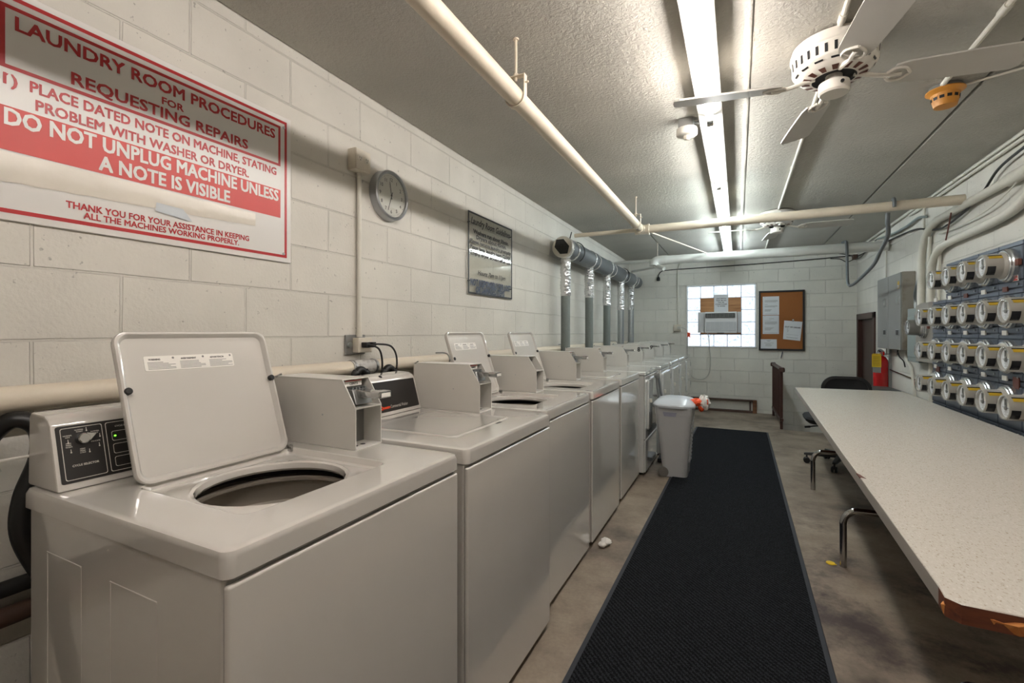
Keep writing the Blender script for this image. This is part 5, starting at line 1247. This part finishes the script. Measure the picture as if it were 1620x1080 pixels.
# ------------------------------------------------------------------ folding table
t = thing('folding_table', 'long speckled laminate table with chipped near corner along the right wall', 'table', (.82, 3.1, 0)); AT = t.location
TT = .74
top = [(.362, 1.216), (.470, 4.985), (1.185, 5.055), (1.268, 5.02), (1.240, 1.149), (.461, 1.151), (.377, 1.153), (.358, 1.172)]
b = MB(AT)
lo_ = [(p[0], p[1], TT - .038) for p in top]; hi_ = [(p[0], p[1], TT - .002) for p in top]
ins = [(p[0] + (.0015 if p[0] < .8 else -.0015), p[1] + (.0015 if p[1] < 3 else -.0015), TT) for p in top]
b.loops([hi_, ins], LAMINATE, False, True)
k = len(b.v)
sides = MB(AT)
for i in range(len(top)):
    j_ = (i + 1) % len(top)
    m_ = RAWEDGE if i in (4, 5, 6, 7) else EDGEGREY
    b.add([lo_[i], lo_[j_], hi_[j_], hi_[i]], [(0, 1, 2, 3)], m_)
b.add(lo_, [tuple(range(len(top)))], RAWEDGE)
b.build('table_top', t, fix=False)
b = MB(AT)
rr = random.Random(11)
prev = None
pts = []
for i in range(9):
    u = i / 8; x = .354 + .11 * u; y = 1.176 - .030 * u ** .6
    pts.append((x + rr.uniform(-.003, .003), y + rr.uniform(-.003, .003)))
ls = []
for (x, y) in pts: ls.append([Vector((x + .012, y + .012, TT - .008)), Vector((x - .001, y - .002, TT - .012 - rr.uniform(0, .008))), Vector((x + rr.uniform(0, .006), y + rr.uniform(0, .006), TT - .036)), Vector((x + .015, y + .016, TT - .036))])
b.loops(ls, CHIPWOOD, True, True); b.build('splintered_corner', t, label='broken corner showing bare brown wood')
b = MB(AT); b.prism([(.384, 2.06), (.3835, 2.00), (.400, 1.99), (.392, 2.035)], 'z', TT - .004, TT + .0006, RAWEDGE); b.build('edge_chip', t, label='small brown chip in the edge')
b = MB(AT)
for x in (.60, 1.08): b.box(x - .02, x + .02, 1.35, 4.8, TT - .075, TT - .038, BROWNSTEEL)
b.build('under_rail', t)
for ly in (1.64, 3.0, 4.364):
    b = MB(AT); xl = .503 if ly < 4 else .533
    b.tube([(xl, ly, .0), (xl, ly, .20), (xl, ly, .235), (xl + .012, ly, .272), (xl + .042, ly, .298), (xl + .085, ly, .305), (.90, ly, .305), (1.06, ly, .305), (1.11, ly, .29), (1.135, ly, .25), (1.135, ly, .20), (1.135, ly, 0)], .0165, CHROME, 14, 5)
    b.build('leg_frame', t, label='bent chrome tube leg frame')
    b = MB(AT)
    for x in (.74, .94): b.cyl((x, ly, .30), (x, ly, TT - .038), .016, CHROME, seg=14)
    b.build('leg_post', t)

# ------------------------------------------------------------------ office chair
t = thing('office_chair', 'black wheeled office chair tucked behind the far end of the table', 'chair', (.86, 5.22, 0)); AT = t.location
cx, cy = .86, 5.22
b = MB(AT); sx, sy = .845, 5.28
b.loops([[(p[0], p[1], zz) for p in rrect(sx - h, sx + h, sy - h * .9, sy + h * .9, .13 - (.26 - h) * .3, 6)] for zz, h in ((.385, .20), (.392, .245), (.41, .268), (.435, .275), (.452, .262), (.462, .22), (.464, .12))], CHAIRBLACK, True, True); b.build('seat', t)
# backrest: curved frame with mesh panel
def bk(u, v, e): return Vector((.945 + u, 5.535 - .25 * u * u * 1.6 - e, .60 + v))
b = MB(AT)
o = rrect(-.205, .205, -.13, .215, .12, 8); i_ = rrect(-.178, .178, -.105, .190, .10, 8)
b.loops([[bk(p[0], p[1], 0) for p in o], [bk(p[0], p[1], .022) for p in o], [bk(p[0], p[1], .028) for p in i_], [bk(p[0], p[1], -.004) for p in i_], [bk(p[0], p[1], 0) for p in o]], CHAIRPLAST); br_ = b.build('backrest', t)
b = MB(AT); b.loops([[bk(p[0] * s, p[1] * s + .0425 * (1 - s), .012) for p in i_] for s in (1, .6, .3, .05)], CHAIRBLACK, False, True); b.loops([[bk(p[0], p[1], .010) for p in i_], [bk(p[0] * .05, p[1] * .05, .008) for p in i_]], CHAIRBLACK); b.build('mesh_panel', br_)
b = MB(AT); b.tube([(.92, 5.54, .60), (.91, 5.56, .50), (.90, 5.52, .40), (.88, 5.42, .375), (.86, 5.26, .37)], .02, CHAIRPLAST, 10); b.build('back_support', t)
b = MB(AT); b.cyl((cx, cy, .10), (cx, cy, .24), .028, CHAIRPLAST, seg=18); b.cyl((cx, cy, .24), (cx, cy, .385), .016, CHROME, seg=16); b.box(cx - .09, cx + .09, cy - .09, cy + .12, .365, .39, CHAIRPLAST, .006, 1); b.build('gas_lift', t)
b = MB(AT); b.tube([(cx - .08, cy - .02, .375), (cx - .20, cy - .04, .368), (cx - .26, cy - .045, .355)], .006, CHAIRPLAST, 8, 3); b.cyl((cx - .25, cy - .044, .357), (cx - .295, cy - .05, .352), .010, CHAIRPLAST, seg=10); b.build('lever', t)
bb = MB(AT); bb.lathe([(.045, .07), (.05, .09), (.045, .125), (.03, .13)], (cx, cy, 0), Z, CHAIRPLAST, 18); base = bb.build('hub', t)
for k in range(5):
    a = math.radians(178 + 72 * k); d = Vector((math.cos(a), math.sin(a), 0)); n = Vector((-d.y, d.x, 0)); c = Vector((cx, cy, 0))
    b = MB(AT); b.loops([[c + d * r + n * w + Z * z0, c + d * r - n * w + Z * z0, c + d * r - n * w * .7 + Z * z1, c + d * r + n * w * .7 + Z * z1] for r, w, z0, z1 in ((.03, .028, .082, .122), (.15, .024, .080, .110), (.28, .018, .078, .098), (.295, .012, .080, .094))], CHAIRPLAST, True, True); ar = b.build('base_arm', t)
    b = MB(AT); p = c + d * .272
    for s in (-1, 1): b.lathe([(.012, 0), (.027, .002), (.028, .012), (.022, .018)], p + n * (s * .005) + Z * .028, n * s, CHAIRPLAST, 18)
    b.cyl(p + Z * .03, p + Z * .08, .008, CHAIRPLAST, seg=10); b.build('caster', ar)

# ------------------------------------------------------------------ wheeled bin and things on the floor
t = thing('rubbish_bin', 'tall grey wheeled bin with pale lid beside the dryers', 'bin', (-.51, 4.36, 0)); AT = t.location
b = MB(AT)
def binl(zz, s): 
    x0 = -.590 + (-.652 + .590) * s; x1 = -.392 + (-.352 + .392) * s; y0 = 4.185 + (4.145 - 4.185) * s; y1 = 4.48 + (4.56 - 4.48) * s
    return [(p[0], p[1], zz) for p in rrect(x0, x1, y0, y1, .045, 5)]
b.loops([binl(.014, 0), binl(.006, .02), binl(.03, .04), binl(.30, .5), binl(.535, .93), binl(.54, .95), binl(.545, 1.0), binl(.612, 1.04)], CANGREY, True, False)
for k in range(12):
    zz = .12 + k * .033; s = (zz / .612); x1 = -.392 + .04 * s
    b.box(x1 - .002, x1 + .008, 4.28, 4.44, zz, zz + .016, CANGREY, .003, 1)
b.build('body', t)
b = MB(AT); b.prism([(-.585, .572), (-.465, .572), (-.478, .530), (-.572, .530)], 'y', 4.1445, 4.152, CANBLUE, .001, 1); b.build('grip_recess', t, label='bluish grip recess')
b = MB(AT); cxb, cyb = -.502, 4.352
def el(zz, a, c_): return [(p[0], p[1], zz) for p in rrect(cxb - a, cxb + a, cyb - c_, cyb + c_, min(a, c_) * .72, 8)]
b.loops([el(.600, .166, .222), el(.603, .174, .230), el(.620, .176, .232), el(.632, .170, .224), el(.636, .166, .212), el(.660, .140, .18), el(.674, .09, .12), el(.677, .03, .05)], CANLID, True, True); b.build('lid', t, label='pale domed lid')
for y in (4.196, 4.46):
    b = MB(AT); b.lathe([(.034, 0), (.044, .003), (.044, .027), (.034, .03), (.012, .031)], (-.583, y - .020, .044), Y, CANWHEEL, 24); b.build('wheel', t)
b = MB(at=(-.32, 4.35, .6)); rr = random.Random(5)
def crumple(b, c, r, m, n=3, sq=(1, 1, 1), amp=.45):
    ls = []
    for i in range(11):
        th = PI * i / 10; ring_ = []
        for j_ in range(18):
            q = r * (1 + amp * math.sin(3 * th + j_ * .9) * math.sin(j_ * 1.7 + i) * .6 + rr.uniform(-.10, .10)); ring_.append((c[0] + q * sq[0] * max(math.sin(th), .02) * math.cos(2 * PI * j_ / 18), c[1] + q * sq[1] * max(math.sin(th), .02) * math.sin(2 * PI * j_ / 18), c[2] + q * sq[2] * math.cos(th)))
        ls.append(ring_)
    b.loops(ls, m, True, True)
crumple(b, (-.325, 4.30, .645), .040, ORANGE, sq=(1.25, 1, .75)); crumple(b, (-.266, 4.31, .640), .048, BAGWHITE, sq=(.95, 1, 1.25)); crumple(b, (-.245, 4.29, .645), .022, ORANGE, sq=(.8, 1, 1.6)); crumple(b, (-.285, 4.30, .60), .026, ORANGE, sq=(1, 1, 1.1))
tag(b.build('plastic_bag', smooth=20), 'crumpled orange and white plastic bag sticking out under the bin lid', 'bag')
t = thing('dustpan_handle', 'pair of grey metal poles leaning on dryer front behind the bin', 'pole', (-.68, 4.5, 0)); AT = t.location
b = MB(AT); b.cyl((-.640, 4.66, .03), (-.690, 4.50, .86), .011, CABGREY, seg=12); b.cyl((-.60, 4.80, .03), (-.672, 4.53, .82), .011, ZINC, seg=12); b.build('pole', t)
b = MB(AT); b.lathe([(.022, 0), (.026, .006), (.026, .03), (.02, .036)], (-.700, 4.50, .845), (.9, -.4, 0), CABGREY, 14); b.build('pivot', t)
b = MB(AT); b.box(-.70, -.55, 4.62, 4.86, .0, .04, METERDARK, .01, 2); b.build('pan', t)
b = MB(at=(-.70, 2.70, 0)); crumple(b, (-.700, 2.70, .018), .032, RAG, sq=(.9, 1.25, .55), amp=.3); crumple(b, (-.712, 2.66, .014), .022, RAG, sq=(1, 1.1, .6), amp=.3)
tag(b.build('cloth_rag', smooth=60), 'small white crumpled rag on the floor at a washer base', 'rag')
b = MB(at=(.448, 3.01, 0)); b.lathe([(.020, 0), (.022, .002), (.020, .006), (.012, .007)], (.448, 3.01, .0), Z, YELLOW, 14); b.box(.46, .475, 3.0, 3.008, 0, .004, YELLOW, .001, 1); tag(b.build('plastic_disc'), 'small yellow plastic cap on the floor by the table leg', 'cap')
